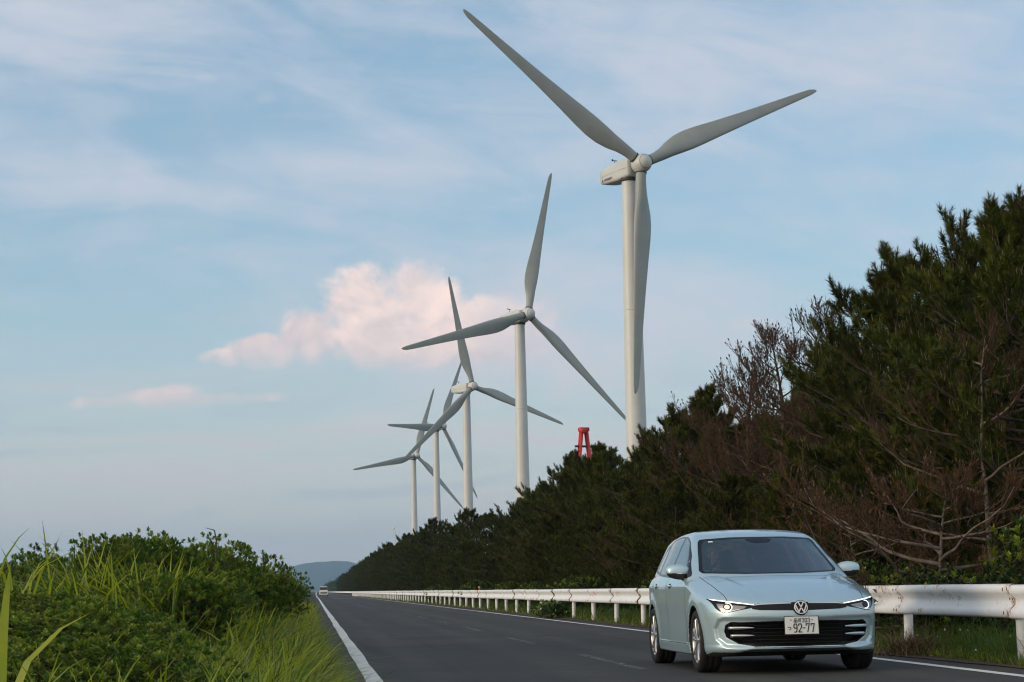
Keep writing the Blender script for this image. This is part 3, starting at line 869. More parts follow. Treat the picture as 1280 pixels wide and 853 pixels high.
def build_driver(cx, cy):
    """seated behind the wheel: cx, cy is the point under the hips"""
    skin = mat_noise('skin', (.42, .25, .18), (.46, .28, .20), 12, (.45, .55))
    shirt = mat_noise('mint_shirt', (.42, .62, .56), (.48, .68, .61), 20, (.7, .85))
    hairm = mat_noise('grey_hair', (.05, .045, .04), (.16, .15, .14), 60, (.5, .7))
    trous = mat('trousers', (.03, .035, .05), .8)
    root = thing("person", "person in a mint shirt driving behind the windscreen with hands on the wheel", "person", (cx, cy, -.11))
    J, E = [], []
    def j(p, r, par=None):
        J.append((p, r)); i = len(J)-1
        if par is not None: E.append((par, i))
        return i
    hip = j((0, 0, .66), (.16, .11)); waist = j((0, .04, .80), (.15, .10), hip); chest = j((0, .10, 1.0), (.17, .115), waist)
    nb = j((0, .125, 1.13), (.08, .065), chest); neck = j((0, .115, 1.19), (.054, .056), nb)
    chin = j((0, .085, 1.245), (.058, .07), neck); face = j((0, .09, 1.31), (.073, .094), chin); crown = j((0, .10, 1.385), (.066, .082), face)
    wheel = np.array([-.36-(cx-CAR_X), 0, 0])
    for s in (-1, 1):
        sh = j((s*.175, .11, 1.09), .062, chest); el = j((s*.245, -.10, .90), .045, sh)
        wr = j((s*.185, -.335, .985), .029, el); pa = j((s*.178, -.395, 1.02), .030, wr)
        for k in range(4):
            a0 = (s*(.178-.012+.0), -.405, 1.045-.018*k)
            f1 = j((s*.192, -.425, 1.05-.019*k), .0085, pa)
            f2 = j((s*.172, -.452, 1.045-.019*k), .008, f1); j((s*.156, -.436, 1.038-.018*k), .0065, f2)
        t1 = j((s*.158, -.400, 1.05), .010, pa); j((s*.150, -.432, 1.068), .008, t1)
        kn = j((s*.13, -.42, .68), .075, hip); an = j((s*.12, -.68, .42), .048, kn); j((s*.12, -.80, .40), .04, an)
    body = skin_body('body', J, E, 0, shirt, root, 2)
    # clothing split by place on the body: bare arms from the elbow, hands and head
    me = body.data; me.materials.append(skin); me.materials.append(trous)
    for p in me.polygons:
        c = p.center
        if c.z > 1.165 or (c.y < -.13 and c.z > .84): p.material_index = 1
        elif c.z < .74 and (c.y < -.02 or c.z < .70): p.material_index = 2
    mb = MB()                                  # nose and ears stay with the head
    def ball(c, r, rot=None):
        bm = bmesh.new(); bmesh.ops.create_uvsphere(bm, u_segments=14, v_segments=10, radius=1)
        for v in bm.verts: v.co = Vector((v.co.x*r[0], v.co.y*r[1], v.co.z*r[2]))
        mb.bm(bm, rot, c)
    ball((0, -.008, 1.298), (.014, .018, .026)); ball((0, -.004, 1.286), (.019, .014, .012))
    mb.build('nose', skin, root, True)
    for s in (-1, 1):
        mb = MB(); ball((s*.073, .10, 1.305), (.012, .024, .034)); mb.build('ear', skin, root, True)
        mb = MB(); ball((s*.030, .008, 1.322), (.015, .008, .008)); mb.build('eye', mat('eye', (.05, .04, .04), .2), root, True)
        mb = MB(); mb.tube([(s*.012, .0, 1.341), (s*.03, -.002, 1.346), (s*.048, .008, 1.342)], .0045, 6); mb.build('eyebrow', hairm, root, True)
    mb = MB(); mb.tube([(-.024, .004, 1.258), (0, -.004, 1.256), (.024, .004, 1.258)], (.004, .007, .004), 8); mb.build('mouth', mat('lips', (.30, .12, .10), .5), root, True)
    mb = MB(); ball((0, .112, 1.352), (.086, .100, .082))
    o = mb.build('hair', hairm, root, True)
    bm = bmesh.new(); bm.from_mesh(o.data)
    bmesh.ops.bisect_plane(bm, geom=bm.verts[:]+bm.edges[:]+bm.faces[:], plane_co=(0, .035, 1.36), plane_no=(0, .82, .57), clear_inner=True)
    bm.to_mesh(o.data); bm.free()
    return root
CAR_X, CAR_Y = 4.725, 19.22
driver = build_driver(CAR_X-.36, CAR_Y+2.22)
# ---------------------------------------------------------------- the setting: ground, road, markings, far hill
def ground_h(x, y):
    x = np.asarray(x, float); y = np.asarray(y, float)
    lump = .10*np.sin(x*1.3+y*.37)+.08*np.sin(x*.6-y*.21+1)+.05*np.sin(y*.9+x*2.1)
    near = sstep(y, 9, 20)
    left = sstep(x, -.1, -3.2)*(.62+lump)*(.25+.75*near)*sstep(x, -30, -14)
    right = sstep(x, 7.6, 12)*(.35+.6*lump)*sstep(x, 60, 30)
    far = np.where((x < -14) | (x > 40), 0, 0)
    return -.03+left+right+far
def build_setting():
    xs = np.unique(np.concatenate([-np.geomspace(30, 12000, 24), np.arange(-30, -8, 1.5), np.arange(-8, .3, .25), np.arange(.3, 7, 1.5), np.arange(7, 16, .4), np.arange(16, 60, 4), np.geomspace(60, 12000, 24)]))
    ys = np.unique(np.concatenate([-np.geomspace(10, 1200, 10), np.arange(-10, 60, .5), np.arange(60, 400, 4), np.geomspace(400, 12000, 36)]))
    Xg, Yg = np.meshgrid(xs, ys, indexing='ij')
    V = np.stack([Xg, Yg, ground_h(Xg, Yg)], -1).reshape(-1, 3)
    ny = len(ys)
    i, j = np.meshgrid(np.arange(len(xs)-1), np.arange(ny-1), indexing='ij')
    a = (i*ny+j).ravel()
    q = np.stack([a, a+ny, a+ny+1, a+1], 1)
    Mg = mat_noise('soil_and_moss', (.020, .026, .010), (.050, .045, .022), 2.2, (.85, .95), bump=.4, coords='Object', c3=(.035, .045, .012))
    tag(link('ground', np_mesh('ground', V, [q], True), None, (Mg,)), kind='structure')

    # asphalt: fine aggregate, wheel tracks polished by traffic, old stains
    m = bpy.data.materials.new('asphalt'); m.use_nodes = True
    g = NG(m.node_tree); b = g.n['Principled BSDF']
    P = g.node('ShaderNodeNewGeometry').outputs['Position']
    sp = g.node('ShaderNodeSeparateXYZ'); g.l.new(P, sp.inputs[0])
    agg = g.noise(P, 90, 3, .7); big = g.noise(P, .55, 5, .6)
    lane = g.noise(g.comb(g.m('MULTIPLY', sp.outputs[0], 2.3), g.m('MULTIPLY', sp.outputs[1], .05), 0), 1, 3, .5)
    c = g.mix(g.ss(agg, .3, .75), (.030, .029, .027, 1), (.064, .061, .056, 1))
    c = g.mix(g.m('MULTIPLY', g.ss(big, .45, .7), .35), c, (.072, .068, .060, 1))
    c = g.mix(g.m('MULTIPLY', g.ss(lane, .48, .68), .45), c, (.022, .0215, .020, 1))
    trk = None                       # four pale bands where wheels run
    for xc in (1.25, 2.75, 4.05, 5.55):
        e = g.m('DIVIDE', g.m('SUBTRACT', sp.outputs[0], xc), .30); e = g.m('EXPONENT', g.m('MULTIPLY', g.m('MULTIPLY', e, e), -1.0))
        trk = e if trk is None else g.m('ADD', trk, e)
    c = g.mix(g.m('MULTIPLY', g.m('MULTIPLY', trk, g.ss(big, .25, .6)), .42), c, (.082, .078, .072, 1))
    vor = g.node('ShaderNodeTexVoronoi', feature='DISTANCE_TO_EDGE'); vor.inputs['Scale'].default_value = .42
    g.put(vor.inputs['Vector'], g.comb(g.m('ADD', sp.outputs[0], g.m('MULTIPLY', big, 1.4)), g.m('ADD', g.m('MULTIPLY', sp.outputs[1], .45), g.m('MULTIPLY', agg, .05)), 0))
    crk = g.m('MULTIPLY', g.ss(vor.outputs['Distance'], .012, .003), g.ss(g.noise(P, .16, 2, .5), .50, .60))
    c = g.mix(g.m('MULTIPLY', crk, .75), c, (.012, .012, .011, 1))
    edge = g.m('ADD', g.ss(sp.outputs[0], .62, .2), g.ss(sp.outputs[0], 6.5, 7.0), clamp=True)
    c = g.mix(g.m('MULTIPLY', edge, .55), c, (.045, .036, .028, 1))
    g.put(b.inputs['Base Color'], c)
    g.put(b.inputs['Roughness'], g.m('ADD', .72, g.m('MULTIPLY', agg, .2)))
    b.inputs['Specular IOR Level'].default_value = .35
    bn = g.node('ShaderNodeBump'); bn.inputs['Strength'].default_value = .5; bn.inputs['Distance'].default_value = .006
    g.l.new(agg, bn.inputs['Height']); g.l.new(bn.outputs[0], b.inputs['Normal'])
    ry = np.concatenate([np.arange(-8, 80, .5), np.arange(80, 1600, 10)])
    r_ = np.random.default_rng(3)
    def strip(x0, x1, ys_, z, jit=0.0):
        n = len(ys_)
        ja = np.convolve(r_.normal(size=n+8), np.ones(9)/9, 'valid')*jit; jb = np.convolve(r_.normal(size=n+8), np.ones(9)/9, 'valid')*jit
        V = np.concatenate([np.stack([np.full(n, x0)+ja, ys_, np.full(n, z)], 1), np.stack([np.full(n, x1)+jb, ys_, np.full(n, z)], 1)])
        k = np.arange(n-1)
        return V, np.stack([k, n+k, n+k+1, k+1], 1)
    V, q = strip(.10, 7.02, ry, 0.0, .10)
    tag(link('road', np_mesh('road', V, [q]), None, (m,)), kind='structure')

    def paint(name, cov, col=(.72, .72, .70)):
        m = bpy.data.materials.new(name); m.use_nodes = True
        g = NG(m.node_tree); b = g.n['Principled BSDF']; out = g.n['Material Output']
        P = g.node('ShaderNodeNewGeometry').outputs['Position']
        f = g.noise(P, 38, 5, .75); f2 = g.noise(P, 2.6, 5, .65); f3 = g.noise(P, 9, 4, .6)
        wear = g.m('ADD', g.m('MULTIPLY', f, .5), g.m('ADD', g.m('MULTIPLY', f2, .4), g.m('MULTIPLY', f3, .25)))
        k = g.ss(wear, cov, cov+.12)
        g.put(b.inputs['Base Color'], g.mix(g.ss(f3, .3, .7), (*[v*.86 for v in col], 1), (*col, 1)))
        b.inputs['Roughness'].default_value = .7
        tr = g.node('ShaderNodeBsdfTransparent'); mx = g.node('ShaderNodeMixShader')
        g.l.new(k, mx.inputs[0]); g.l.new(b.outputs[0], mx.inputs[1]); g.l.new(tr.outputs[0], mx.inputs[2]); g.l.new(mx.outputs[0], out.inputs[0])
        return m
    W1 = paint('line_paint', .655)
    W2 = paint('worn_line_paint', .475, (.38, .38, .37))
    V, q = strip(.505, .665, ry, .004, .022)
    tag(link('edge_line', np_mesh('edge_line', V, [q]), None, (W1,)), kind='structure')
    V, q = strip(6.325, 6.455, ry, .004, .016)
    tag(link('edge_line', np_mesh('edge_line', V, [q]), None, (W1,)), kind='structure')
    mb = MB()
    for k in range(0, 18):
        V, q = strip(3.41, 3.52, np.arange(21.2+10.3*k, 26.6+10.3*k, .5), .004, .01); mb.add(V, q)
    tag(mb.build('centre_line', W2), kind='structure')
    # bare reddish dirt along the shoulder
    md = mat_noise('dirt', (.085, .046, .026), (.045, .034, .022), 5, (.85, .95), bump=.4)
    V, q = strip(6.82, 7.35, np.arange(10, 140, .4), .009, .20)
    tag(link('dirt_edge', np_mesh('dirt_edge', V, [q]), None, (md,)), kind='structure')

    # far ridge beyond the end of the road
    rp = [(150, 735), (250, 724), (330, 716), (352, 712), (378, 706), (404, 703), (425, 701.5), (446, 705), (480, 712), (540, 720), (640, 727)]
    D0 = 9000.0
    px = np.linspace(150, 640, 160); py = np.interp(px, *zip(*rp))
    py = np.convolve(np.pad(py, 4, mode='edge'), np.ones(9)/9, 'valid')
    rr = np.random.default_rng(5); nz = np.convolve(rr.normal(size=168), np.ones(9)/9, 'valid')*2.2
    crest = np.array([at(a, b+c, D0) for a, b, c in zip(px, py, nz)])
    rows = []
    for t, s_ in ((-1, 0), (-.75, .16), (-.5, .42), (-.25, .72), (0, 1), (.5, .5), (1, 0)):
        w = np.convolve(rr.normal(size=168), np.ones(9)/9, 'valid')*.16*(s_*(1-s_)*4)
        r = crest.copy(); r[:, 1] += t*1500; r[:, 0] *= (1+t*1500/D0); r[:, 2] = -5+(crest[:, 2]+5)*np.clip(s_+w, 0, 1); rows.append(r)
    n = len(px); V = np.concatenate(rows); k = np.arange(n-1)
    q = np.concatenate([np.stack([i*n+k, i*n+k+1, (i+1)*n+k+1, (i+1)*n+k], 1) for i in range(len(rows)-1)])
    Mh = mat_noise('wooded_hill', (.014, .024, .022), (.026, .038, .032), .004, (.9, 1), coords='Object')
    tag(link('hills', np_mesh('hills', V, [q]), None, (Mh,)), kind='structure')
build_setting()
# ---------------------------------------------------------------- guard rail
def build_rail():
    m = bpy.data.materials.new('rail_paint'); m.use_nodes = True
    g = NG(m.node_tree); b = g.n['Principled BSDF']
    P = g.node('ShaderNodeNewGeometry').outputs['Position']
    sp = g.node('ShaderNodeSeparateXYZ'); g.l.new(P, sp.inputs[0])
    st = g.comb(g.m('MULTIPLY', sp.outputs[1], 1.0), g.m('MULTIPLY', sp.outputs[2], 3.0), sp.outputs[0])
    f = g.noise(P, 16, 6, .7); f2 = g.noise(st, 1.1, 3, .6); f3 = g.noise(g.comb(sp.outputs[1], g.m('MULTIPLY', sp.outputs[2], .4), 0), 26, 4, .7)
    # rust: scuffed patches, and a dribble near every joint (each 4 m)
    jy = g.m('ABSOLUTE', g.m('SUBTRACT', g.m('FRACT', g.m('DIVIDE', g.m('SUBTRACT', sp.outputs[1], 18.2), 4.0)), .5))
    near = g.ss(jy, .045, .0)
    edge = g.m('ADD', g.ss(sp.outputs[2], .80, .825), g.ss(sp.outputs[2], .485, .468))
    scuff = g.ss(g.m('ADD', g.m('MULTIPLY', f2, .75), g.m('MULTIPLY', f3, .42)), .64, .72)
    k = g.m('ADD', g.m('MULTIPLY', scuff, g.ss(f, .42, .6)), g.m('MULTIPLY', near, g.ss(f, .46, .62)), clamp=True)
    k = g.m('ADD', k, g.m('MULTIPLY', edge, g.ss(f3, .5, .66)), clamp=True)
    c = g.mix(g.ss(f2, .3, .7), (.76, .79, .82, 1), (.82, .84, .86, 1))
    c = g.mix(g.m('MULTIPLY', g.ss(f3, .45, .75), .25), c, (.55, .54, .50, 1))
    c = g.mix(k, c, g.mix(g.ss(f3, .4, .6), (.22, .085, .035, 1), (.38, .20, .10, 1)))
    g.put(b.inputs['Base Color'], c)
    g.put(b.inputs['Roughness'], g.m('ADD', .38, g.m('MULTIPLY', k, .5)))
    rust = mat_noise('rust', (.10, .035, .015), (.20, .08, .035), 30, (.8, .95))
    orange = mat('orange_reflector', (.9, .25, .02), .3)
    root = thing('guardrail', 'long white rust-flecked steel guardrail on round posts along the right edge of the road', 'guardrail', (7.16, 20.2, 0))
    zc = .642
    half = [(.062, .178), (.040, .176), (.012, .166), (.0, .148), (.0, .100), (.010, .080), (.052, .042), (.064, .022), (.066, .0)]
    prof = half+[(d, -z) for d, z in half[-2::-1]]
    prof = np.array(prof); n = len(prof)
    def panel_mesh(L, name):
        ylist = np.array([-.03, L]); V = []
        for i, y in enumerate(ylist):
            off = -.006 if i == 0 else 0.0
            V.append(np.stack([prof[:, 0]+off, np.full(n, y), prof[:, 1]+zc], 1))
        Vo = np.concatenate(V); Vi = Vo.copy(); Vi[:, 0] += .005
        k = np.arange(n-1)
        q1 = np.stack([k, k+1, n+k+1, n+k], 1); q2 = q1[:, ::-1]+2*n
        e = np.array([[0, n, 3*n, 2*n], [n-1, 2*n+n-1, 3*n+n-1, 2*n-1]])
        ends = np.concatenate([np.stack([k, 2*n+k, 2*n+k+1, k+1], 1), np.stack([n+k, n+k+1, 3*n+k+1, 3*n+k], 1)])
        return np_mesh(name, np.concatenate([Vo, Vi]), [q1, q2, e, ends], True)
    pm = panel_mesh(4.0, 'beam')
    bm_ = bmesh.new(); bm_.from_mesh(pm)
    for e in bm_.edges:
        if len(e.link_faces) == 2 and e.calc_face_angle(0) > .9: e.smooth = False
    bm_.to_mesh(pm); bm_.free(); pm.materials.append(m)
    mb = MB(); mb.lathe([(0, .76), (.045, .757), (.057, .745), (.057, -.25)], 20, 'z')
    post0 = mb.build('post', mat_noise('post_paint', (.66, .67, .67), (.74, .74, .74), 7, (.4, .6), c3=(.58, .54, .48)), root, True); pme = post0.data; bpy.data.objects.remove(post0)
    # joint: rusty lap line following the profile, with bolt heads
    mb = MB()
    for i in range(n-1):
        p, q = prof[i], prof[i+1]
        mb.add([[p[0]-.008, -.036, p[1]+zc], [p[0]-.008, -.027, p[1]+zc], [q[0]-.008, -.027, q[1]+zc], [q[0]-.008, -.036, q[1]+zc],
                [p[0]+.004, -.036, p[1]+zc], [p[0]+.004, -.027, p[1]+zc], [q[0]+.004, -.027, q[1]+zc], [q[0]+.004, -.036, q[1]+zc]],
               [[0, 1, 2, 3], [0, 3, 7, 4], [1, 5, 6, 2], [4, 7, 6, 5]])
    s0 = mb.build('lap_joint', rust, root); sme = s0.data; bpy.data.objects.remove(s0)
    bm = bmesh.new(); bmesh.ops.create_uvsphere(bm, u_segments=10, v_segments=6, radius=1)
    for v in bm.verts: v.co = Vector((v.co.x*.008, v.co.y*.010, v.co.z*.021))
    mb = MB(); mb.bm(bm); b0 = mb.build('bolt', rust, root, True); bme = b0.data; bpy.data.objects.remove(b0)
    BOLTS = ((.03, .125, .0), (.16, .122, .0), (.05, .03, .062), (.13, .028, .062), (.03, -.125, .0), (.16, -.122, .0))
    rr = random.Random(4)
    for k in range(-3, 92):
        y = 4.0*k
        far = k
        dx = .0+.012*math.sin(k*1.7)+rr.uniform(-.006, .006); dz = rr.uniform(-.008, .008)
        o = link('beam', pm, root); o.location = (dx, y, dz); o.rotation_euler = (0, 0, rr.uniform(-.0015, .0015))
        o = link('post', pme, root); o.location = (.135, y+.02, 0); o.rotation_euler = (R(rr.uniform(-.8, .8)), R(rr.uniform(-.8, .8)), 0)
        if k < 40:
            o = link('lap_joint', sme, root); o.location = (dx, y, dz)
        if k < 14:
            for by, bz, bd in BOLTS:
                o = link('bolt', bme, root); o.location = (dx+bd-.006, y+by, dz+bz+zc)
    fm = panel_mesh(640.0, 'far_beam'); fm.materials.append(m)
    o = link('beam', fm, root); o.location = (0, 368, 0)
    mb = MB(); mb.lathe([(0, -.012), (.05, -.012), (.055, 0), (.05, .012), (0, .012)], 20, 'y', (.10, 68.0, .93)); mb.box((.10, 68.0, .83), (.03, .012, .16))
    mb.build('reflector', orange, root, True)
    return root
rail = build_rail()
# ---------------------------------------------------------------- wind turbines
def build_turbines():
    M_t = mat_noise('turbine_white', (.53, .56, .56), (.57, .60, .60), .35, (.38, .5), c3=(.54, .54, .51))
    M_b = mat_noise('blade_grey', (.27, .30, .29), (.31, .34, .33), .25, (.35, .5))
    M_d = mat('dark_fitting', (.03, .03, .03), .6)
    M_txt = mat('lettering_black', (.02, .02, .02), .6)
    M_red = mat('mark_red', (.05, .02, .02), .6)
    HH, OV = 55.0, 3.3
    root = thing('wind_turbine', 'x', 'wind turbine')
    z = np.array([-1, 4, 12, 20, 30, 42, 53.6]); r = np.array([1.62, 1.58, 1.46, 1.36, 1.26, 1.14, 1.02])
    mb = MB(); prof = []
    for zz in np.linspace(-1, 53.6, 40): prof.append((np.interp(zz, z, r), zz))
    mb.lathe(prof, 40, 'z')
    for zz in (18.2, 36.4): mb.lathe([(np.interp(zz, z, r)+.004, zz-.09), (np.interp(zz, z, r)+.03, zz-.06), (np.interp(zz, z, r)+.03, zz+.06), (np.interp(zz, z, r)+.004, zz+.09)], 40, 'z')
    mb.build('tower', M_t, root, True)
    mb = MB(); mb.lathe([(1.06, 53.4), (1.18, 53.45), (1.18, 53.9), (1.0, 53.95)], 32, 'z'); mb.build('yaw_ring', M_d, root, True)
    # nacelle: a rounded box that drops a little towards the back; x across, y back, z up
    sec = []
    for y, w, zt, zb in ((-1.75, .95, 1.05, -.95), (-1.6, 1.15, 1.22, -1.15), (-.5, 1.28, 1.36, -1.28), (1.5, 1.32, 1.36, -1.30), (4.6, 1.26, 1.12, -1.12), (5.9, 1.18, .98, -.90), (6.1, 1.0, .85, -.70)):
        t = np.linspace(0, 2*np.pi, 28, endpoint=False); c, s = np.cos(t), np.sin(t); e = .34
        X = np.sign(c)*np.abs(c)**e*w; Zs = np.sign(s)*np.abs(s)**e; Zz = np.where(Zs > 0, Zs*zt, -Zs*zb)
        sec.append(np.stack([X, np.full(28, y), Zz], 1))
    V = np.concatenate(sec); k = np.arange(28); k2 = (k+1) % 28; q = []
    for i in range(len(sec)-1): q.append(np.stack([i*28+k, i*28+k2, (i+1)*28+k2, (i+1)*28+k], 1))
    mb = MB(); mb.add(V, np.concatenate(q), [list(range(28))[::-1]], [[(len(sec)-1)*28+i for i in range(28)]])
    nac = mb.build('nacelle', M_t, root, True); smooth_angle(nac, 40); nac.location = (0, 0, HH)
    mb = MB(); mb.tube([(.2, 4.2, 1.1), (.2, 4.2, 2.15)], .05, 6); mb.tube([(-.15, 4.2, 2.1), (.55, 4.2, 2.1)], .06, 6); mb.lathe([(0, 2.0), (.12, 2.05), (.12, 2.25), (0, 2.3)], 10, 'z', (-.15, 4.2, 0))
    mb.build('wind_sensor', M_d, nac, True)
    mb = MB(); mb.box((-1.322, 2.0, -.05), (.02, 7.0, .03)); mb.build('seam', mat('seam_grey', (.35, .35, .33), .7), nac)
    # hub
    mb = MB(); mb.lathe([(.0, -1.55), (.35, -1.5), (.75, -1.32), (1.05, -1.0), (1.22, -.5), (1.26, 0), (1.22, .5), (1.1, .9), (.9, 1.1), (.0, 1.12)], 36, 'y')
    tilt = R(4)
    hub = mb.build('hub', M_t, root, True); hub.location = (0, -OV, HH+.2); hub.rotation_euler = (-tilt, 0, 0)
    mb = MB(); mb.lathe([(1.272, .62), (1.272, .74)], 36, 'y'); mb.lathe([(.9, -1.21), (.93, -1.18)], 36, 'y'); mb.build('hub_seam', M_d, hub)
    # blade along +z, trailing edge to -x
    Rb = 30.7; rs = np.array([.9, 1.6, 2.4, 3.6, 5.0, 6.6, 8.2, 10, 13, 17, 21, 25, 28, 29.6, 30.4, 30.7])
    ch = np.interp(rs/Rb, [.0, .06, .10, .15, .2, .26, .33, .45, .6, .8, .93, .975, .992, 1], [1.36, 1.36, 1.5, 2.05, 2.6, 2.85, 2.7, 2.2, 1.72, 1.22, .92, .74, .42, .10])
    th = np.interp(rs/Rb, [.0, .06, .10, .15, .2, .26, .4, .7, 1], [1.0, 1.0, .85, .56, .40, .31, .24, .18, .14])
    blend = sstep(rs/Rb, .06, .19)
    tw = R(1)*np.interp(rs/Rb, [0, .15, .3, .6, 1], [15, 15, 9, 4, 1])
    m_ = 28; sec = []
    a = np.linspace(0, 2*np.pi, m_, endpoint=False)
    for rr_, c, t, bl, w in zip(rs, ch, th, blend, tw):
        xc = .5*(1+np.cos(a)); yt = 5*t*(.2969*np.sqrt(xc)-.126*xc-.3516*xc**2+.2843*xc**3-.1036*xc**4)
        af = np.stack([(.30-xc)*c, np.where(np.sin(a) >= 0, yt, -yt*.75)*c], 1)
        ci = np.stack([-np.cos(a)*.5*c, np.sin(a)*.5*c*max(t, .9)], 1)
        p = af*bl+ci*(1-bl)
        X = p[:, 0]*math.cos(w)-p[:, 1]*math.sin(w); Yy = p[:, 0]*math.sin(w)+p[:, 1]*math.cos(w)
        sec.append(np.stack([X, -Yy-.0009*(rr_**2)*.6, np.full(m_, rr_)], 1))
    V = np.concatenate(sec); k = np.arange(m_); k2 = (k+1) % m_
    q = np.concatenate([np.stack([i*m_+k, i*m_+k2, (i+1)*m_+k2, (i+1)*m_+k], 1) for i in range(len(sec)-1)])
    mb = MB(); mb.add(V, q, [[(len(sec)-1)*m_+i for i in range(m_)]])
    b0 = mb.build('blade', M_b, root, True); bme = b0.data; bpy.data.objects.remove(b0)
    mb = MB(); mb.lathe([(.70, 1.18), (.75, 1.2), (.75, 1.34), (.70, 1.36)], 28, 'z'); c0 = mb.build('blade_root_ring', M_d, root, True); cme = c0.data; bpy.data.objects.remove(c0)
    def blades(rt, eps):
        for kk in range(3):
            th_ = eps+kk*2*np.pi/3
            mtx = Matrix.Translation((0, -OV, HH+.2)) @ Matrix.Rotation(-tilt, 4, 'X') @ Matrix.Rotation(np.pi/2-th_, 4, 'Y')
            o = link('blade', bme, rt); o.matrix_local = mtx
            o2 = link('blade_root_ring', cme, o)
    # maker's mark on the flank of the nearest one
    specs = [((801.7, 204.6), 251.1, 20.0, 23.7, 'tallest white wind turbine, nearest one, black lettering on its nacelle'),
             ((660.1, 392.7), 393.4, 25.7, 76.1, 'second white wind turbine from the right, one blade pointing almost straight up'),
             ((591.0, 483.0), 538.4, 28.2, 101.4, 'middle white wind turbine of the row, nacelle seen bright against the sky'),
             ((553.5, 533.0), 720.0, 46.0, 62.0, 'fourth white wind turbine, rotor turned aside and seen nearly edge on'),
             ((521.0, 569.5), 850.0, 22.0, 72.0, 'farthest and smallest white wind turbine of the row, leftmost above the pines')]
    parts0 = [c for c in root.children]
    for i, ((px, py), D, psi, eps, lab) in enumerate(specs):
        if i == 0: rt = root
        else:
            rt = thing('wind_turbine', lab, 'wind turbine')
            for c in parts0:
                n_ = c.copy(); COL.objects.link(n_); n_.parent = rt
                for s in c.children:
                    m2 = s.copy(); COL.objects.link(m2); m2.parent = n_
        rt['label'] = lab; rt['group'] = 'wind turbines in a row behind the pines'
        hubp = at(px, py, D); psi = R(psi)
        off = Matrix.Rotation(psi, 3, 'Z') @ Vector((0, -OV, HH+.2))
        rt.location = Vector(hubp)-off; rt.rotation_euler = (0, 0, psi)
        if rt.location.z > .5:
            # stand the tower on the ground: stretch nothing, just let a taller base reach down
            for c in rt.children:
                if c.name.startswith('tower'):
                    hgt = (HH-1.4+rt.location.z)/(HH-1.4); c.scale = (1, 1, hgt); c.location = (0, 0, -rt.location.z)
        blades(rt, R(eps))
    def text_mesh(s, size):
        cu = bpy.data.curves.new('t', 'FONT'); cu.body = s; cu.size = size; cu.extrude = .01
        o = bpy.data.objects.new('t', cu); COL.objects.link(o)
        dg = bpy.context.evaluated_depsgraph_get(); me = bpy.data.meshes.new_from_object(o.evaluated_get(dg)); bpy.data.objects.remove(o)
        return me
    me = text_mesh('MITSUBISHI', .44); me.name = 'lettering'; me.materials.clear()
    # left flank faces -x: text runs from the back (+y) to the front (-y)
    nac1 = [c for c in root.children if c.name.startswith('nacelle')][0]
    o = link('lettering', me, nac1, (M_txt,))
    o.matrix_local = Matrix.Translation((-1.30, 4.5, -.80)) @ Matrix.Rotation(R(-90), 4, 'Z') @ Matrix.Rotation(R(90), 4, 'X')
    mb = MB()
    for a0 in (90, 210, 330):
        u = np.array([math.cos(R(a0)), math.sin(R(a0))]); v = np.array([-u[1], u[0]]); s_ = .26
        P4 = [np.zeros(2), u*s_*.5+v*s_*.29, u*s_, u*s_*.5-v*s_*.29]
        mb.add([[-1.315, 5.0-p[0], -.66+p[1]] for p in P4]+[[-1.28, 5.0-p[0], -.66+p[1]] for p in P4], [[0, 1, 2, 3], [7, 6, 5, 4]], [[i, i+4, (i+1) % 4+4, (i+1) % 4] for i in range(4)])
    mb.build('maker_mark', M_red, nac1)
build_turbines()
# ---------------------------------------------------------------- pines
def leaf_mat(name, c1, c2, rough=.6, rand=.12, spec=.3, scale=3.0, c3=None, trans=0.0):
    return mat_noise(name, c1, c2, scale, (rough, rough+.12), coords='Object', rand=rand, spec=spec, c3=c3, trans=trans)
BARK = mat_noise('pine_bark', (.045, .034, .027), (.10, .080, .066), 9, (.8, .95), bump=.6)
BARK_DEAD = mat_noise('weathered_bark', (.085, .066, .053), (.17, .14, .12), 8, (.8, .95), bump=.5)
TWIG = mat_noise('dead_twig', (.042, .027, .018), (.088, .056, .037), 12, (.85, .95), spec=.2)
N_GREEN = leaf_mat('pine_needles', (.022, .034, .003), (.046, .062, .007), .75, .25, .15)
N_LIGHT = leaf_mat('young_needles', (.065, .085, .009), (.092, .108, .013), .7, .15, .15)
N_OLD = leaf_mat('old_needles', (.045, .032, .010), (.065, .044, .013), .7, .2, .15)
N_BROWN = leaf_mat('brown_needles', (.095, .044, .015), (.15, .068, .022), .7, .2, .15)
CANDLE = mat('pine_candle', (.11, .09, .05), .7)

def rot_to(d):
    """frames (u, w) across unit directions d"""
    ref = np.where(np.abs(d[:, 2:3]) < .9, np.array([[0, 0, 1.]]), np.array([[1., 0, 0]]))
    u = unit(np.cross(d, ref)); w = np.cross(d, u); return u, w

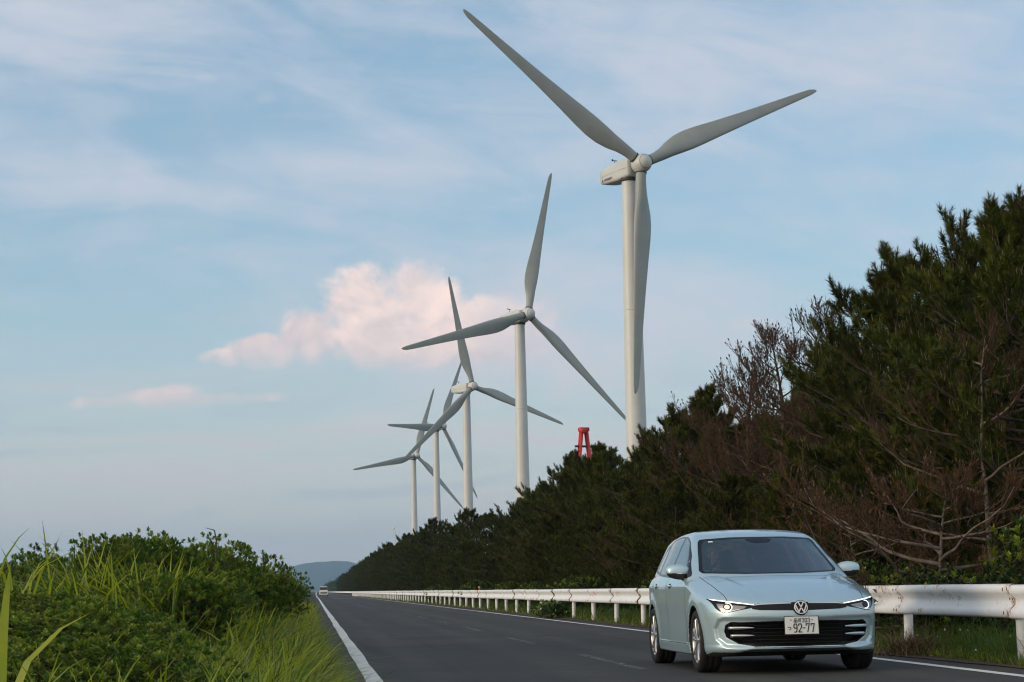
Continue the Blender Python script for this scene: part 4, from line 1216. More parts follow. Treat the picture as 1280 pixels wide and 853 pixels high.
def needles(shoots, per, length, width, rg, spread=(.35, 1.05)):
    """shoots: (n, 7) base, direction, length -> triangles, bottlebrush along each shoot"""
    S = np.repeat(shoots, per, axis=0); n = len(S)
    d = S[:, 3:6]; u, w = rot_to(d)
    t = rg.random(n)**.8; ph = rg.random(n)*2*np.pi; sp = spread[0]+(spread[1]-spread[0])*rg.random(n)*(1.15-.55*t)
    rad = u*np.cos(ph)[:, None]+w*np.sin(ph)[:, None]
    nd = unit(d*np.cos(sp)[:, None]+rad*np.sin(sp)[:, None])
    L = length*(.7+.5*rg.random(n)); b = S[:, 0:3]+d*(S[:, 6]*t)[:, None]
    side = unit(np.cross(nd, rg.normal(size=(n, 3))))*(width*(.7+.6*rg.random(n)))[:, None]
    tip = b+nd*L[:, None]+np.array([0, 0, -.08])*(L*rg.random(n))[:, None]
    V = np.stack([b-side*.5, b+side*.5, tip], 1).reshape(-1, 3)
    return V, np.arange(len(V)).reshape(-1, 3)

def twig_tris(A, B, ra, rb):
    """many thin three-sided twigs at once"""
    A = np.asarray(A); B = np.asarray(B); n = len(A)
    u, w = rot_to(unit(B-A)); V = []
    for P, r in ((A, ra), (B, rb)):
        for k in range(3):
            a = 2*np.pi*k/3; V.append(P+(u*math.cos(a)+w*math.sin(a))*np.reshape(r, (-1, 1)))
    V = np.stack(V, 1).reshape(-1, 3); b = np.arange(n)[:, None]*6
    q = np.concatenate([b+np.array([[k, (k+1) % 3, 3+(k+1) % 3, 3+k]]) for k in range(3)])
    return V, q

def grow(seed, H, spread, nb, low=.12, lean=.12, droop=0.0, top_up=1.0, sub_n=7, shoot_n=5, flat=0.0, bend=.075, thin=1.0, wig=.13):
    """skeleton of one conifer: trunk line, branch tubes, twig segments, shoots"""
    rg = np.random.default_rng(seed)
    zt = np.linspace(0, 1, 9)
    la = rg.random()*6.28
    wob = np.cumsum(rg.normal(size=(9, 2)), 0)*.035*H/3
    tr = np.stack([wob[:, 0]*zt+lean*H*zt*math.cos(la)*.5, wob[:, 1]*zt+lean*H*zt*math.sin(la)*.5, zt*H*.93], 1)
    trunk_r = (.045+.012*H)*(1-zt*.88)*thin
    trunk_at = lambda t: np.array([np.interp(t, zt, tr[:, k]) for k in range(3)])
    br, twA, twB, twR, sh = [], [], [], [], []
    for i in range(nb):
        t = low+(1-low)*((i+rg.random()*.8)/nb)
        az = i*2.4+rg.normal()*.35
        L = spread*(.42+.75*math.sin(math.pi*min(1, (t*.86+.10)))**.8)*(.72+.38*rg.random())*(1.0 if t < .55 else max(.26, ((1-t)/.45)**.65))
        up = (.08+.75*t**2.5*top_up)-droop*(1-t)
        d = np.array([math.cos(az), math.sin(az), up+rg.normal()*.10])
        b = trunk_at(t); pts = [b]; m = 7
        for s in range(m):
            d = d+np.array([rg.normal()*wig, rg.normal()*wig, bend*(.3 if s < 4 else 1.6)+rg.normal()*.06]); d /= np.linalg.norm(d)
            pts.append(pts[-1]+d*L/m)
        pts = np.array(pts); r0 = .012+.014*L*.6
        br.append((pts, np.linspace(r0, .006, m+1)))
        nsub = max(3, int(sub_n*(.5+.5*L/spread)))
        for k in range(nsub):
            f = .20+.80*(k+rg.random())/nsub
            base = np.array([np.interp(f*m, np.arange(m+1), pts[:, c]) for c in range(3)])
            dd = unit(pts[min(m, int(f*m)+1)]-pts[max(0, int(f*m)-1)])
            sgn = 1 if k % 2 else -1
            lat = unit(np.cross(dd, [0, 0, 1.]))*sgn
            sd = unit(dd*(.55+.5*f)+lat*(.85-.5*f)+np.array([0, 0, .25+.35*rg.random()-flat])+rg.normal(size=3)*.14)
            sl = L*(.20+.20*rg.random())*(1.15-.45*f)+.16
            p1 = base+sd*sl*.5; sd2 = unit(sd+np.array([0, 0, .32-flat*.5])+rg.normal(size=3)*.12); p2 = p1+sd2*sl*.5
            twA += [base, p1]; twB += [p1, p2]; twR += [(.011, .008), (.008, .005)]
            for q in range(shoot_n):
                g_ = .30+.70*(q+rg.random())/shoot_n
                pb = base+(p1-base)*min(1, g_*2) if g_ < .5 else p1+(p2-p1)*(g_*2-1)
                od = unit(sd2*.8+rg.normal(size=3)*.55+np.array([0, 0, .85]))
                l_ = .13+.17*rg.random()
                sh.append([*pb, *od, l_])
            od = unit(sd2+np.array([0, 0, .7])); sh.append([*p2, *od, .18+.12*rg.random()])
    for q in range(4):
        od = unit(np.array([rg.normal()*.3, rg.normal()*.3, 1])); sh.append([*(tr[-1]+rg.normal(size=3)*.05-np.array([0, 0, .1*q])), *od, .3+.1*rg.random()])
    return rg, tr, trunk_r, br, np.array(twA), np.array(twB), np.array(twR), np.array(sh)

def wood_mesh(name, tr, trr, br, twA, twB, twR, mats, twigs=True):
    mb = MB(); mb.tube(tr, trr, 9)
    for p, r in br: mb.tube(p, r, 5, False)
    if twigs:
        V, q = twig_tris(twA, twB, twR[:, 0], twR[:, 1]); mb.cur = 1 if len(mats) > 1 else 0; mb.add(V, q)
    me = np_mesh(name, np.concatenate(mb.V), mb.P, True, mb.MI)
    for m in mats: me.materials.append(m)
    return me

def pine_meshes(seed, H, spread, nb, green=1.0, **kw):
    rg, tr, trr, br, a, b, r, sh = grow(seed, H, spread, nb, **kw)
    wood = wood_mesh('trunk', tr, trr, br, a, b, r, [BARK])
    n = len(sh); kind = rg.random(n)
    # old brown needles sit inside the crown and low down
    ctr = np.array([np.interp(sh[:, 2], tr[:, 2], tr[:, k]) for k in range(2)]).T
    rad = np.linalg.norm(sh[:, :2]-ctr, axis=1)
    inner = rad < .28*spread
    g = (kind < green*.78) & ~(inner & (kind < .25)); li = (kind >= green*.78) & (kind < green); old = ~g & ~li
    mb = MB()
    for mi, mk, per, ln, wd in ((0, g, 54, .135, .0125), (1, li, 54, .13, .0125), (2, old, 34, .11, .010)):
        if mk.any():
            V, q = needles(sh[mk], per, ln, wd, rg); mb.cur = mi; mb.add(V, q)
    outer = ~inner & (kind < .7) & (sh[:, 5] > .45)
    c = sh[outer]
    if len(c):
        A = c[:, :3]+c[:, 3:6]*(c[:, 6:7]*.95); B = A+unit(c[:, 3:6]*.7+np.array([0, 0, .8]))*(.06+.09*rg.random((len(c), 1)))
        V, q = twig_tris(A, B, np.full(len(c), .008), np.full(len(c), .005)); mb.cur = 3; mb.add(V, q)
    cr = np_mesh('crown', np.concatenate(mb.V), mb.P, False, mb.MI)
    for m in (N_GREEN, N_LIGHT, N_OLD, CANDLE): cr.materials.append(m)
    return wood, cr

def dead_meshes(seed, H, spread, nb, needle=.5, pale=False, bud=True, **kw):
    rg, tr, trr, br, a, b, r, sh = grow(seed, H, spread, nb, **kw)
    # bare shoots fork again
    A = [a]; B = [b]; Rr = [r]
    A.append(sh[:, :3]); B.append(sh[:, :3]+sh[:, 3:6]*(sh[:, 6:7]*1.3)); Rr.append(np.tile([[.006, .004]], (len(sh), 1)))
    e = sh[:, :3]+sh[:, 3:6]*(sh[:, 6:7]*.6)
    for k in range(2):
        d = unit(sh[:, 3:6]+rg.normal(size=(len(sh), 3))*.6); A.append(e); B.append(e+d*(.08+.10*rg.random((len(sh), 1)))); Rr.append(np.tile([[.0045, .003]], (len(sh), 1)))
    wood = wood_mesh('trunk', tr, trr, br, np.concatenate(A), np.concatenate(B), np.concatenate(Rr), [BARK_DEAD if pale else TWIG, TWIG])
    mb = MB()
    k = rg.random(len(sh)) < needle
    if k.any():
        V, q = needles(sh[k], 16, .085, .0075, rg, (.4, 1.5)); mb.cur = 0; mb.add(V, q)
    if bud:                       # dry cones and dead tufts at the twig ends
        k = rg.random(len(sh)) < .55; c = sh[k]; tip = c[:, :3]+c[:, 3:6]*(c[:, 6:7]*1.25)
        V, q = twig_tris(tip-c[:, 3:6]*.02, tip+c[:, 3:6]*.035, np.full(len(c), .021), np.full(len(c), .012)); mb.cur = 1; mb.add(V, q)
    cr = np_mesh('crown', np.concatenate(mb.V), mb.P, False, mb.MI)
    for m in (N_BROWN, TWIG): cr.materials.append(m)
    return wood, cr

def plant_tree(name, label, cat, wood, crown, loc, rz, sc, group):
    o = thing(name, label, cat, loc, rz, group); o.scale = (sc, sc, sc)
    link('trunk', wood, o); link('crown', crown, o)
    return o

def top_to_h(px, py, Y):
    return at(px, py, Y)

def build_trees():
    kw = dict(low=.05, sub_n=13, shoot_n=7, bend=.055)
    P = [pine_meshes(11, 7.0, 2.5, 50, .97, **kw), pine_meshes(23, 7.0, 2.25, 48, .96, **kw), pine_meshes(37, 7.0, 2.6, 52, .95, **kw), pine_meshes(41, 7.0, 2.1, 46, .95, **kw), pine_meshes(59, 7.0, 2.4, 50, .90, **kw)]
    D = [dead_meshes(5, 7.0, 2.5, 40, .16, shoot_n=6, sub_n=8), dead_meshes(6, 7.0, 2.3, 38, .26, shoot_n=6, sub_n=8)]
    S = [dead_meshes(8, 4.4, 1.5, 16, .40, True, True, sub_n=6, shoot_n=4, thin=.5, wig=.22), dead_meshes(9, 2.6, 2.3, 24, .55, True, True, low=.10, top_up=.5, flat=.15, sub_n=6, shoot_n=5, thin=.7, wig=.30)]
    rr = random.Random(12)
    gp = 'pines in the belt behind the guardrail'; gd = 'dead pines in the belt behind the guardrail'
    front = [  # px of the trunk, distance, py of the top, set, index, label
        (1300, 27.5, 226, P, 2, 'dark green pine cut by the right edge of the picture, the tallest of the belt'),
        (1212, 32, 255, P, 0, 'tall dark green pine with upright candle shoots, next to the rightmost one'),
        (1140, 37, 300, P, 1, 'dense green pine whose sloping left side meets the bare brown tree'),
        (1085, 41, 345, P, 3, 'lower green pine just right of the tall bare brown tree'),
        (1028, 45, 362, D, 0, 'tall bare brown pine with dark cones on its twigs, outlined against the sky'),
        (968, 48.5, 392, D, 1, 'bare brown pine left of the tallest bare one, thin top twigs against the sky'),
        (922, 53, 428, D, 0, 'leftmost bare brown pine above the car, reaching just over the green pine beside it'),
        (880, 57, 470, P, 3, 'green pine directly behind the car roof, left of the bare brown trees'),
        (1004, 35, 575, P, 3, 'low green pine in front of the tallest bare brown pine'),
        (912, 44, 585, P, 1, 'low green pine right behind the car roof'),
        (842, 62, 495, P, 1, 'dark pine with a ragged top between the bare trees and the tallest turbine tower'),
        (808, 68, 540, P, 4, 'low brownish green pine in front of the foot of the tallest turbine tower'),
        (772, 74, 572, P, 0, 'dark pine just left of the tallest turbine tower'),
        (735, 80, 546, P, 2, 'dark pine standing under the red crane head'),
        (722, 81.5, 552, P, 4, 'brownish green pine left of the foot of the red crane head'),
        (752, 79, 560, P, 1, 'dark pine right of the foot of the red crane head'),
        (700, 88, 580, P, 3, 'dark pine between the red crane head and the second turbine tower'),
        (668, 97, 598, P, 1, 'dark pine in front of the foot of the second turbine tower'),
        (640, 108, 612, P, 0, 'dark pine just left of the second turbine tower'),
        (614, 120, 622, P, 4, 'brownish green pine right of the middle turbine tower'),
        (588, 134, 634, P, 2, 'dark pine in front of the foot of the middle turbine tower'),
        (566, 150, 640, P, 3, 'small looking dark pine between the middle and fourth turbine towers'),
        (546, 168, 647, P, 0, 'small looking dark pine at the foot of the fourth turbine tower'),
        (527, 190, 657, P, 1, 'small looking dark pine at the foot of the farthest turbine tower'),
    ]
    for px, Y, py, st, ix, lab in front:
        p = at(px, py, Y); g0 = float(ground_h(p[0], Y)); H = (p[2]-g0)*(.985 if Y < 52 else .955)*(1 if Y < 72 or 78 < Y < 82 else rr.uniform(.90, 1.05))
        ref = 7.0
        plant_tree('pine_tree' if st is P else 'dead_pine', lab, 'pine tree' if st is P else 'dead tree', *st[ix], (p[0], Y, g0-.05), rr.uniform(0, 6.28), H/ref, gp if st is P else gd)
    # dead ones low in front, by the rail
    for px, Y, Hh, st, lab, rz in ((1243, 26.5, 4.5, 0, 'slender dead pine with pale trunk and rusty needles before the tall green pines', .4),
                                   (1165, 26.0, 2.3, 1, 'low sprawling dead pine of tangled rusty brown branches behind the right end of the rail', 1.0),
                                   (1075, 29, 1.9, 1, 'sprawling rusty dead pine right of the car roof', 2.7)):
        p = at(px, 700, Y); plant_tree('dead_pine', lab, 'dead tree', *S[st], (p[0], Y, float(ground_h(p[0], Y))-.05), rz, Hh/(4.4 if st == 0 else 2.6), gd)
    lab2 = 'pine filling the second row of the belt, mostly hidden behind the front pines'
    for k in range(34):
        Y = 30+k*3.6+rr.uniform(-1, 1); x = rr.uniform(14.2, 17.5)
        st = D if (46 < Y < 62 and rr.random() < .6) else P
        plant_tree('pine_tree' if st is P else 'dead_pine', lab2 if st is P else 'bare brown pine of the second row, its twigs showing between the front bare trees', 'pine tree' if st is P else 'dead tree', *st[rr.randrange(len(st))], (x, Y, float(ground_h(x, Y))-.05), rr.uniform(0, 6.28), rr.uniform(.86, 1.02), 'second row pines')
    lab3 = 'lower bushy pine in the foot of the belt close behind the guardrail'
    for k in range(48):
        Y = 30+k*3.1+rr.uniform(-1, 1); x = rr.uniform(9.3, 10.4)
        dead = rr.random() < (.12 if 40 < Y < 66 else .03)
        st = D if dead else P
        h = rr.uniform(.36, .58)
        plant_tree('dead_pine' if dead else 'pine_tree', 'low brown dead pine in the foot of the belt behind the guardrail' if dead else lab3, 'dead tree' if dead else 'pine tree', *st[rr.randrange(len(st))], (x, Y, float(ground_h(x, Y))-.25), rr.uniform(0, 6.28), h, 'low dead pines at the foot of the belt' if dead else 'low pines at the foot of the belt')
    lab4 = 'small distant pine in the belt, one of many toward the end of the road'
    Y = 205
    while Y < 760:
        for x in (rr.uniform(10.0, 11.6), rr.uniform(12.0, 15.0)):
            plant_tree('pine_tree', lab4, 'pine tree', *P[rr.randrange(5)], (x, Y+rr.uniform(-1.5, 1.5), float(ground_h(x, Y))-.2), rr.uniform(0, 6.28), rr.uniform(.70, 1.08), 'distant pines of the belt')
        Y += 5.0+Y*.006
    # far off the belt is one dark mass
    mb = MB(); rg = np.random.default_rng(77)
    V0 = np.array([v.co[:] for v in P[1][1].vertices]); F0 = np.array([p.vertices[:] for p in P[1][1].polygons if len(p.vertices) == 3])
    sub = F0[rg.permutation(len(F0))[:2600]]
    u, inv = np.unique(sub, return_inverse=True); base = V0[u]; base_c = V0[sub].mean(1)
    big = (V0[sub]-base_c[:, None])*np.array([3.0, 3.0, 1.6])+base_c[:, None]
    for k in range(60):
        Y = 770+k*16; x = 12+rg.normal()*1.5-(Y-770)*.002; s = .85+.25*rg.random(); a = rg.random()*6.28
        c, s_ = math.cos(a), math.sin(a); Q = big.reshape(-1, 3)*s
        mb.add(np.stack([Q[:, 0]*c-Q[:, 1]*s_+x, Q[:, 0]*s_+Q[:, 1]*c+Y, Q[:, 2]-.2], 1), np.arange(len(Q)).reshape(-1, 3))
    w = mb.build('woodland', N_GREEN); tag(w, 'dark strip of woodland continuing the pine belt to the vanishing point', 'woodland', kind='stuff')
build_trees()
# ---------------------------------------------------------------- shrubs, weeds, grass
L_DARK = leaf_mat('shrub_leaf', (.044, .100, .007), (.080, .140, .012), .42, .18, .3, trans=.25)
L_NEW = leaf_mat('new_leaf', (.14, .20, .014), (.18, .24, .02), .4, .15, .5, trans=.3)
STEM = mat_noise('shrub_stem', (.06, .05, .035), (.10, .08, .055), 14, (.8, .9))
G_FRESH = mat_noise('grass_fresh', (.18, .26, .010), (.31, .35, .018), 1.4, (.45, .6), coords='Object', spec=.4, trans=.4)
G_DEEP = mat_noise('grass_deep', (.042, .092, .008), (.085, .14, .012), 1.4, (.5, .6), coords='Object', spec=.4, trans=.35)
G_STRAW = mat_noise('grass_straw', (.20, .16, .075), (.28, .23, .12), 2, (.6, .7), coords='Object', spec=.3)
G_RED = mat_noise('grass_russet', (.11, .060, .028), (.15, .085, .035), 2, (.6, .7), coords='Object', spec=.3)
PETAL = mat('white_petal', (.75, .75, .72), .6)

def rosettes(base, dirs, per, L, W, rg, open_=(.25, 1.0)):
    """whorls of oblong leaves: each leaf a folded lozenge of 4 triangles"""
    n = len(base); B = np.repeat(base, per, 0); d = np.repeat(dirs, per, 0); u, w = rot_to(d)
    ph = np.tile(np.arange(per)*2.4, n)+np.repeat(rg.random(n)*6.28, per)
    t = np.tile(np.linspace(0, 1, per), n)
    sp = open_[1]-(open_[1]-open_[0])*t+rg.normal(size=len(B))*.12
    rad = u*np.cos(ph)[:, None]+w*np.sin(ph)[:, None]
    ld = unit(d*np.cos(sp)[:, None]+rad*np.sin(sp)[:, None]); nn = unit(np.cross(np.cross(ld, d), ld)); sd = np.cross(ld, nn)
    l = (L*(.75+.5*rg.random(len(B))))[:, None]; ww = l*W/L*.5
    b = B+d*(t*L*.35)[:, None]
    mid = b+ld*l*.62
    V = np.stack([b, mid-sd*ww+nn*ww*.35, mid+sd*ww+nn*ww*.35, b+ld*l-nn*l*.06, mid-nn*l*.02], 1).reshape(-1, 3)
    k = np.arange(len(B))[:, None]*5
    F = np.concatenate([k+np.array([[0, 1, 4]]), k+np.array([[0, 4, 2]]), k+np.array([[1, 3, 4]]), k+np.array([[4, 3, 2]])])
    return V, F

def shrub_meshes(seed, R_, H, n=1150, per=9, L=.068, W=.028, mats=None, new=.40):
    rg = np.random.default_rng(seed)
    nl = 9; lob = np.stack([np.clip(rg.normal(size=nl), -1.1, 1.1)*.45*R_, np.clip(rg.normal(size=nl), -1.1, 1.1)*.45*R_, H*(.38+.42*rg.random(nl))], 1); lr = R_*(.38+.28*rg.random(nl))
    k = rg.integers(0, nl, n); dv = unit(rg.normal(size=(n, 3))+np.array([0, 0, .55])); rr_ = lr[k]*(.62+.42*rg.random(n)**.5)
    p = lob[k]+dv*rr_[:, None]*np.array([1, 1, .95]); ok = p[:, 2] > .05; p = p[ok]; dv = dv[ok]
    d = unit(dv*.55+np.array([0, 0, 1.0])+rg.normal(size=p.shape)*.25)
    mb = MB(); isn = rg.random(len(p)) < new
    for mi, mk in ((0, ~isn), (1, isn)):
        V, F = rosettes(p[mk], d[mk], per, L, W, rg); mb.cur = mi; mb.add(V, F)
    fo = np_mesh('foliage', np.concatenate(mb.V), mb.P, False, mb.MI)
    for m in (mats or (L_DARK, L_NEW)): fo.materials.append(m)
    mb = MB()
    for q in range(16):
        e = lob[q % nl]+rg.normal(size=3)*.1; mb.tube([(rg.normal()*.06, rg.normal()*.06, -.1), (e[0]*.4, e[1]*.4, e[2]*.45), e], [.018, .013, .006], 5)
    i = rg.permutation(len(p))[:260]; A = lob[k[ok][i]]; V, F = twig_tris(A, p[i], np.full(len(i), .006), np.full(len(i), .003)); mb.add(V, F)
    st = np_mesh('stem', np.concatenate(mb.V), mb.P, True); st.materials.append(STEM)
    return st, fo

def blades(base, h, w, rg, lean=.35, curl=.6, az=None):
    """grass blades: strips of 4 segments that arch over"""
    n = len(base); a = rg.random(n)*6.28 if az is None else az
    dx, dy = np.cos(a), np.sin(a); ln = lean*(.3+rg.random(n)); cu = curl*rg.random(n)
    T = np.array([0, .34, .64, .86, 1.0]); wt = np.array([1, .9, .7, .42, .0])
    rows = []
    fa = a+np.pi/2+rg.normal(size=n)*.5
    for t, k in zip(T, wt):
        out = h*(ln*t+cu*t*t*t); up = h*(t-.42*cu*t**3-.12*ln*t)
        c = base+np.stack([dx*out, dy*out, up], 1)
        s = np.stack([np.cos(fa), np.sin(fa), np.zeros(n)], 1)*(w*k*.5)[:, None]
        rows.append(c-s); rows.append(c+s)
    V = np.stack(rows, 1).reshape(-1, 3); b = np.arange(n)[:, None]*10
    q = np.concatenate([b+np.array([[2*i, 2*i+1, 2*i+3, 2*i+2]]) for i in range(4)])
    return V, q

def build_green():
    rr = random.Random(21); rg = np.random.default_rng(33)
    SH = [shrub_meshes(1, .95, 1.15), shrub_meshes(2, .80, 1.2), shrub_meshes(3, 1.05, 1.05), shrub_meshes(4, .7, .95)]
    gs = 'evergreen shrubs on the left bank'
    def shrub(px, Y, py, ix, lab, group=gs, wide=1.0):
        p = at(px, py, Y); g0 = float(ground_h(p[0], Y)); H = max(.45, (p[2]-g0)*.95-.04); ref = [1.30, 1.32, 1.25, 1.08][ix]; s = H/ref
        o = thing('shrub', lab, 'shrub', (p[0], Y, g0-.04), rr.uniform(0, 6.28), group); o.scale = (max(s, .7)*wide, max(s, .7)*wide, s)
        link('stem', SH[ix][0], o); link('foliage', SH[ix][1], o)
    crest = [(-8, 22.5, 712, 3, 'shrub cut by the left edge of the picture, behind the big bladed reed'), (30, 24, 700, 0, 'dark evergreen shrub second from the left edge on the skyline of the bank'), (68, 25, 686, 1, 'evergreen shrub on the rising left shoulder of the bank skyline'),
             (104, 26, 675, 2, 'broad evergreen shrub left of the top of the bank'), (142, 27, 667, 0, 'evergreen shrub near the top of the bank, left of the highest one'), (178, 28, 666, 1, 'highest evergreen shrub on the bank'),
             (212, 28, 665, 2, 'dark evergreen shrub right of the highest point of the bank'), (243, 29, 677, 3, 'evergreen shrub under the tall curved dry stalk'), (268, 30, 680, 0, 'evergreen shrub on the right shoulder of the bank'),
             (300, 31, 688, 1, 'evergreen shrub where the bank skyline starts to fall to the road'), (318, 36, 702, 3, 'small evergreen shrub below the right shoulder of the bank'), (334, 46, 713, 2, 'low far shrub in front of the pale blue hill'),
             (350, 62, 720, 0, 'low far shrub left of the vanishing road, nearer one of two'), (362, 82, 726, 1, 'low far shrub left of the vanishing road, farther one of two'), (366, 112, 732, 2, 'tiny farthest shrub beside the end of the left road edge')]
    for c in crest: shrub(*c)
    lab = 'evergreen shrub on the face of the left bank among tall grass'
    for k in range(62):
        px = rr.uniform(-30, 235) if k < 26 else rr.uniform(-30, 165 if k < 46 else 130); Y = rr.uniform(18.5, 24.5) if k < 26 else (rr.uniform(13.5, 17.5) if k < 46 else rr.uniform(10.8, 13))
        skyl = np.interp(px, [0, 70, 110, 180, 215, 250, 310, 340], [715, 690, 678, 668, 668, 682, 702, 730])
        py = skyl+rr.uniform(14, 60)+max(0, px-240)*.35+(0 if k < 26 else 45 if k < 46 else 78)
        shrub(px, Y, py, rr.randrange(4), lab, 'evergreen shrubs on the face of the left bank')
    for k in range(16):
        Y = 36+k*7; x = rr.uniform(-2.3, -1.5); ix = rr.randrange(4)
        o = thing('shrub', 'low shrub lining the far left edge of the road, hidden in grass', 'shrub', (x, Y, float(ground_h(x, Y))-.1), rr.uniform(0, 6.28), 'low shrubs lining the far left road edge'); s = rr.uniform(.45, .62); o.scale = (s, s, s)
        link('stem', SH[ix][0], o); link('foliage', SH[ix][1], o)
    # broad-leaved bushes behind the rail
    BL = [shrub_meshes(15, 1.0, 1.25, 420, 8, .10, .045, (leaf_mat('bush_leaf', (.022, .052, .009), (.038, .074, .013), .5, .15, .3), L_NEW), .30), shrub_meshes(16, .85, 1.1, 380, 8, .09, .045, (leaf_mat('bush_leaf_dark', (.016, .034, .008), (.028, .050, .011), .5, .2, .3), L_NEW), .15)]
    for px, Y, Hh, ix, lab in ((1312, 24.5, 1.5, 0, 'leafy bright green bush behind the rail at the right edge of the picture'), (1232, 24.5, 1.05, 1, 'leafy green bush just left of the one at the right edge, behind the rail'), (1160, 25.5, 1.12, 1, 'dark green bush behind the rail right of the car mirror'), (1105, 27, 1.15, 0, 'leafy green bush behind the rail beside the car mirror')):
        p = at(px, 730, Y); o = thing('bush', lab, 'bush', (p[0], Y, float(ground_h(p[0], Y))-.05), rr.uniform(0, 6), 'bushes behind the guardrail'); s = Hh/1.35; o.scale = (max(s, .95), max(s, .95), s)
        link('stem', BL[ix][0], o); link('foliage', BL[ix][1], o)
    for k in range(34):
        Y = 29+k*3.3; x = rr.uniform(8.2, 9.2); ix = rr.randrange(2); s = rr.uniform(.55, .95)
        o = thing('bush', 'low dark bush showing over the guardrail at the foot of the pines', 'bush', (x, Y, float(ground_h(x, Y))-.05), rr.uniform(0, 6), 'low bushes at the foot of the pine belt'); o.scale = (s*1.2, s*1.2, s)
        link('stem', BL[ix][0], o); link('foliage', BL[ix][1], o)
    # weed spilling over the right edge line
    wst, wfo = shrub_meshes(19, .8, .42, 330, 7, .12, .065, (leaf_mat('weed_leaf', (.04, .085, .016), (.06, .115, .022), .45, .05), L_NEW), .25)
    o = thing('weed_clump', 'leafy green weed spilling over the right edge line, with tiny white flowers', 'weed', (6.75, 57.5, 0), 0); o.scale = (.65, 1.7, .6)
    link('stem', wst, o); link('foliage', wfo, o)
    mb = MB(); 
    for k in range(26):
        c = (rg.normal()*.5, rg.normal()*.5, .30+.25*rg.random())
        bm = bmesh.new(); bmesh.ops.create_icosphere(bm, subdivisions=1, radius=.022); mb.bm(bm, None, c)
    f = mb.build('flowers', PETAL, o); f['kind'] = 'stuff'
    # --- grass: left verge and bank
    def zone(n, xf, yf):
        x = xf(n); y = yf(n); return np.stack([x, y, ground_h(x, y)], 1)
    mb = MB()
    def put(B, h, w, m, **kw):
        mb.cur = m; V, q = blades(B, h, w, rg, **kw); mb.add(V, q)
    U = rg.uniform
    def ypow(a, b, n): return 1/(1/b+(1/a-1/b)*rg.random(n))       # thins out with distance as seen
    for m, n, h0, h1, w in ((0, 17000, .22, .55, .012), (1, 20000, .20, .50, .011), (2, 1700, .3, .65, .007), (3, 2200, .15, .45, .008)):
        y = ypow(8, 120, n); x = np.minimum(.08-U(0, 1, n)**1.6*1.5, .10+rg.normal(size=n)*.05)-np.where(y > 40, .1, 0)
        B = np.stack([x, y, ground_h(x, y)], 1); put(B, U(h0, h1, n)*np.where(x > -.05, .75, 1), np.full(n, w)*np.maximum(1, y/32), m, lean=.75, curl=1.2)
    for m, n, h0, h1, w in ((0, 3200, .3, .7, .011), (1, 5200, .3, .65, .011), (2, 500, .4, .8, .007)):
        y = ypow(13, 40, n); x = -U(.2, 5.5, n); y = np.where(x < -.075*y, y+6, y); B = np.stack([x, y, ground_h(x, y)], 1); put(B, U(h0, h1, n), np.full(n, w), m, lean=.35, curl=.7)
    for m, n in ((0, 3200), (1, 1800)):
        y = ypow(9.5, 32, n); x = .0-U(0, 1, n)**1.2*1.5; B = np.stack([x, y, ground_h(x, y)], 1); put(B, U(.35, .72, n)*np.where(x > -.15, .7, 1), np.full(n, .018), m, lean=.6, curl=1.4)
    tag(mb.build('grass', None, None, False, [G_FRESH, G_DEEP, G_STRAW, G_RED]), 'rank green grass with dry stalks covering the left verge and bank', 'grass', kind='stuff')
    # tall pale reeds standing out of the bank
    mb = MB()
    for m, n, h0, h1, w in ((0, 560, .7, 1.2, .030), (1, 420, .6, 1.15, .028), (2, 130, .55, .95, .012)):
        cl = np.stack([U(-2.5, -.5, 60), U(17, 24, 60)], 1)[rg.integers(0, 60, n)]+rg.normal(size=(n, 2))*.10
        B = np.stack([cl[:, 0], cl[:, 1], ground_h(cl[:, 0], cl[:, 1])], 1); mb.cur = m; V, q = blades(B, U(h0, h1, n)*np.where(B[:, 0] > -1.2, .75, 1), np.full(n, w), rg, lean=.28, curl=1.0); mb.add(V, q)
    tag(mb.build('reeds', None, None, False, [G_FRESH, G_DEEP, G_STRAW]), 'tall pale green reed blades standing out of the left bank', 'reeds', kind='stuff')
    # the big blade close to the camera, and the curved dry stalk on the skyline
    p = at(4, 760, 9.5); mb = MB()
    for a, h, w, ln, cu in ((.9, 1.04, .075, .03, .14), (-.1, .95, .06, .18, .55), (2.9, .85, .05, .3, .6), (.2, .70, .05, .35, .8), (2.2, .72, .05, .12, .3), (-.4, .55, .05, .3, .7)):
        V, q = blades(np.array([[0, 0, 0]]), np.array([h]), np.array([w]), rg, ln, cu, np.array([a])); mb.add(V, q)
    o = mb.build('reed', G_FRESH); o.location = (p[0]-.02, 9.5, float(ground_h(p[0], 9.5))); tag(o, 'big broad-bladed green reed nearest the camera at the left edge of the picture', 'reed')
    p = at(266, 668, 26.0); b = at(270, 700, 26.0); t = at(257, 660, 26.0)
    mb = MB(); mb.tube([b+np.array([0, 0, -.5]), b, (b+p)/2+np.array([.03, 0, .06]), p+np.array([.02, 0, .05]), t], [.012, .012, .012, .010, .003], 6)
    o = mb.build('dry_stalk', STEM, None, True); tag(o, 'single dark curved stalk hooked at its tip above the bank skyline', 'stalk')
    # --- right verge
    mb = MB()
    for m, n, h0, h1, w in ((0, 14000, .10, .30, .008), (1, 26000, .12, .38, .008), (2, 1800, .2, .45, .006), (3, 5000, .08, .22, .008)):
        y = ypow(17, 330, n); x = 7.05+U(0, 1, n)**1.3*3.2; B = np.stack([x, y, ground_h(x, y)], 1)
        hh = U(h0, h1, n)*(.55+.45*sstep(x, 7.0, 7.7)); put(B, hh, np.full(n, w)*np.maximum(1, y/30), m, lean=.5, curl=.8)
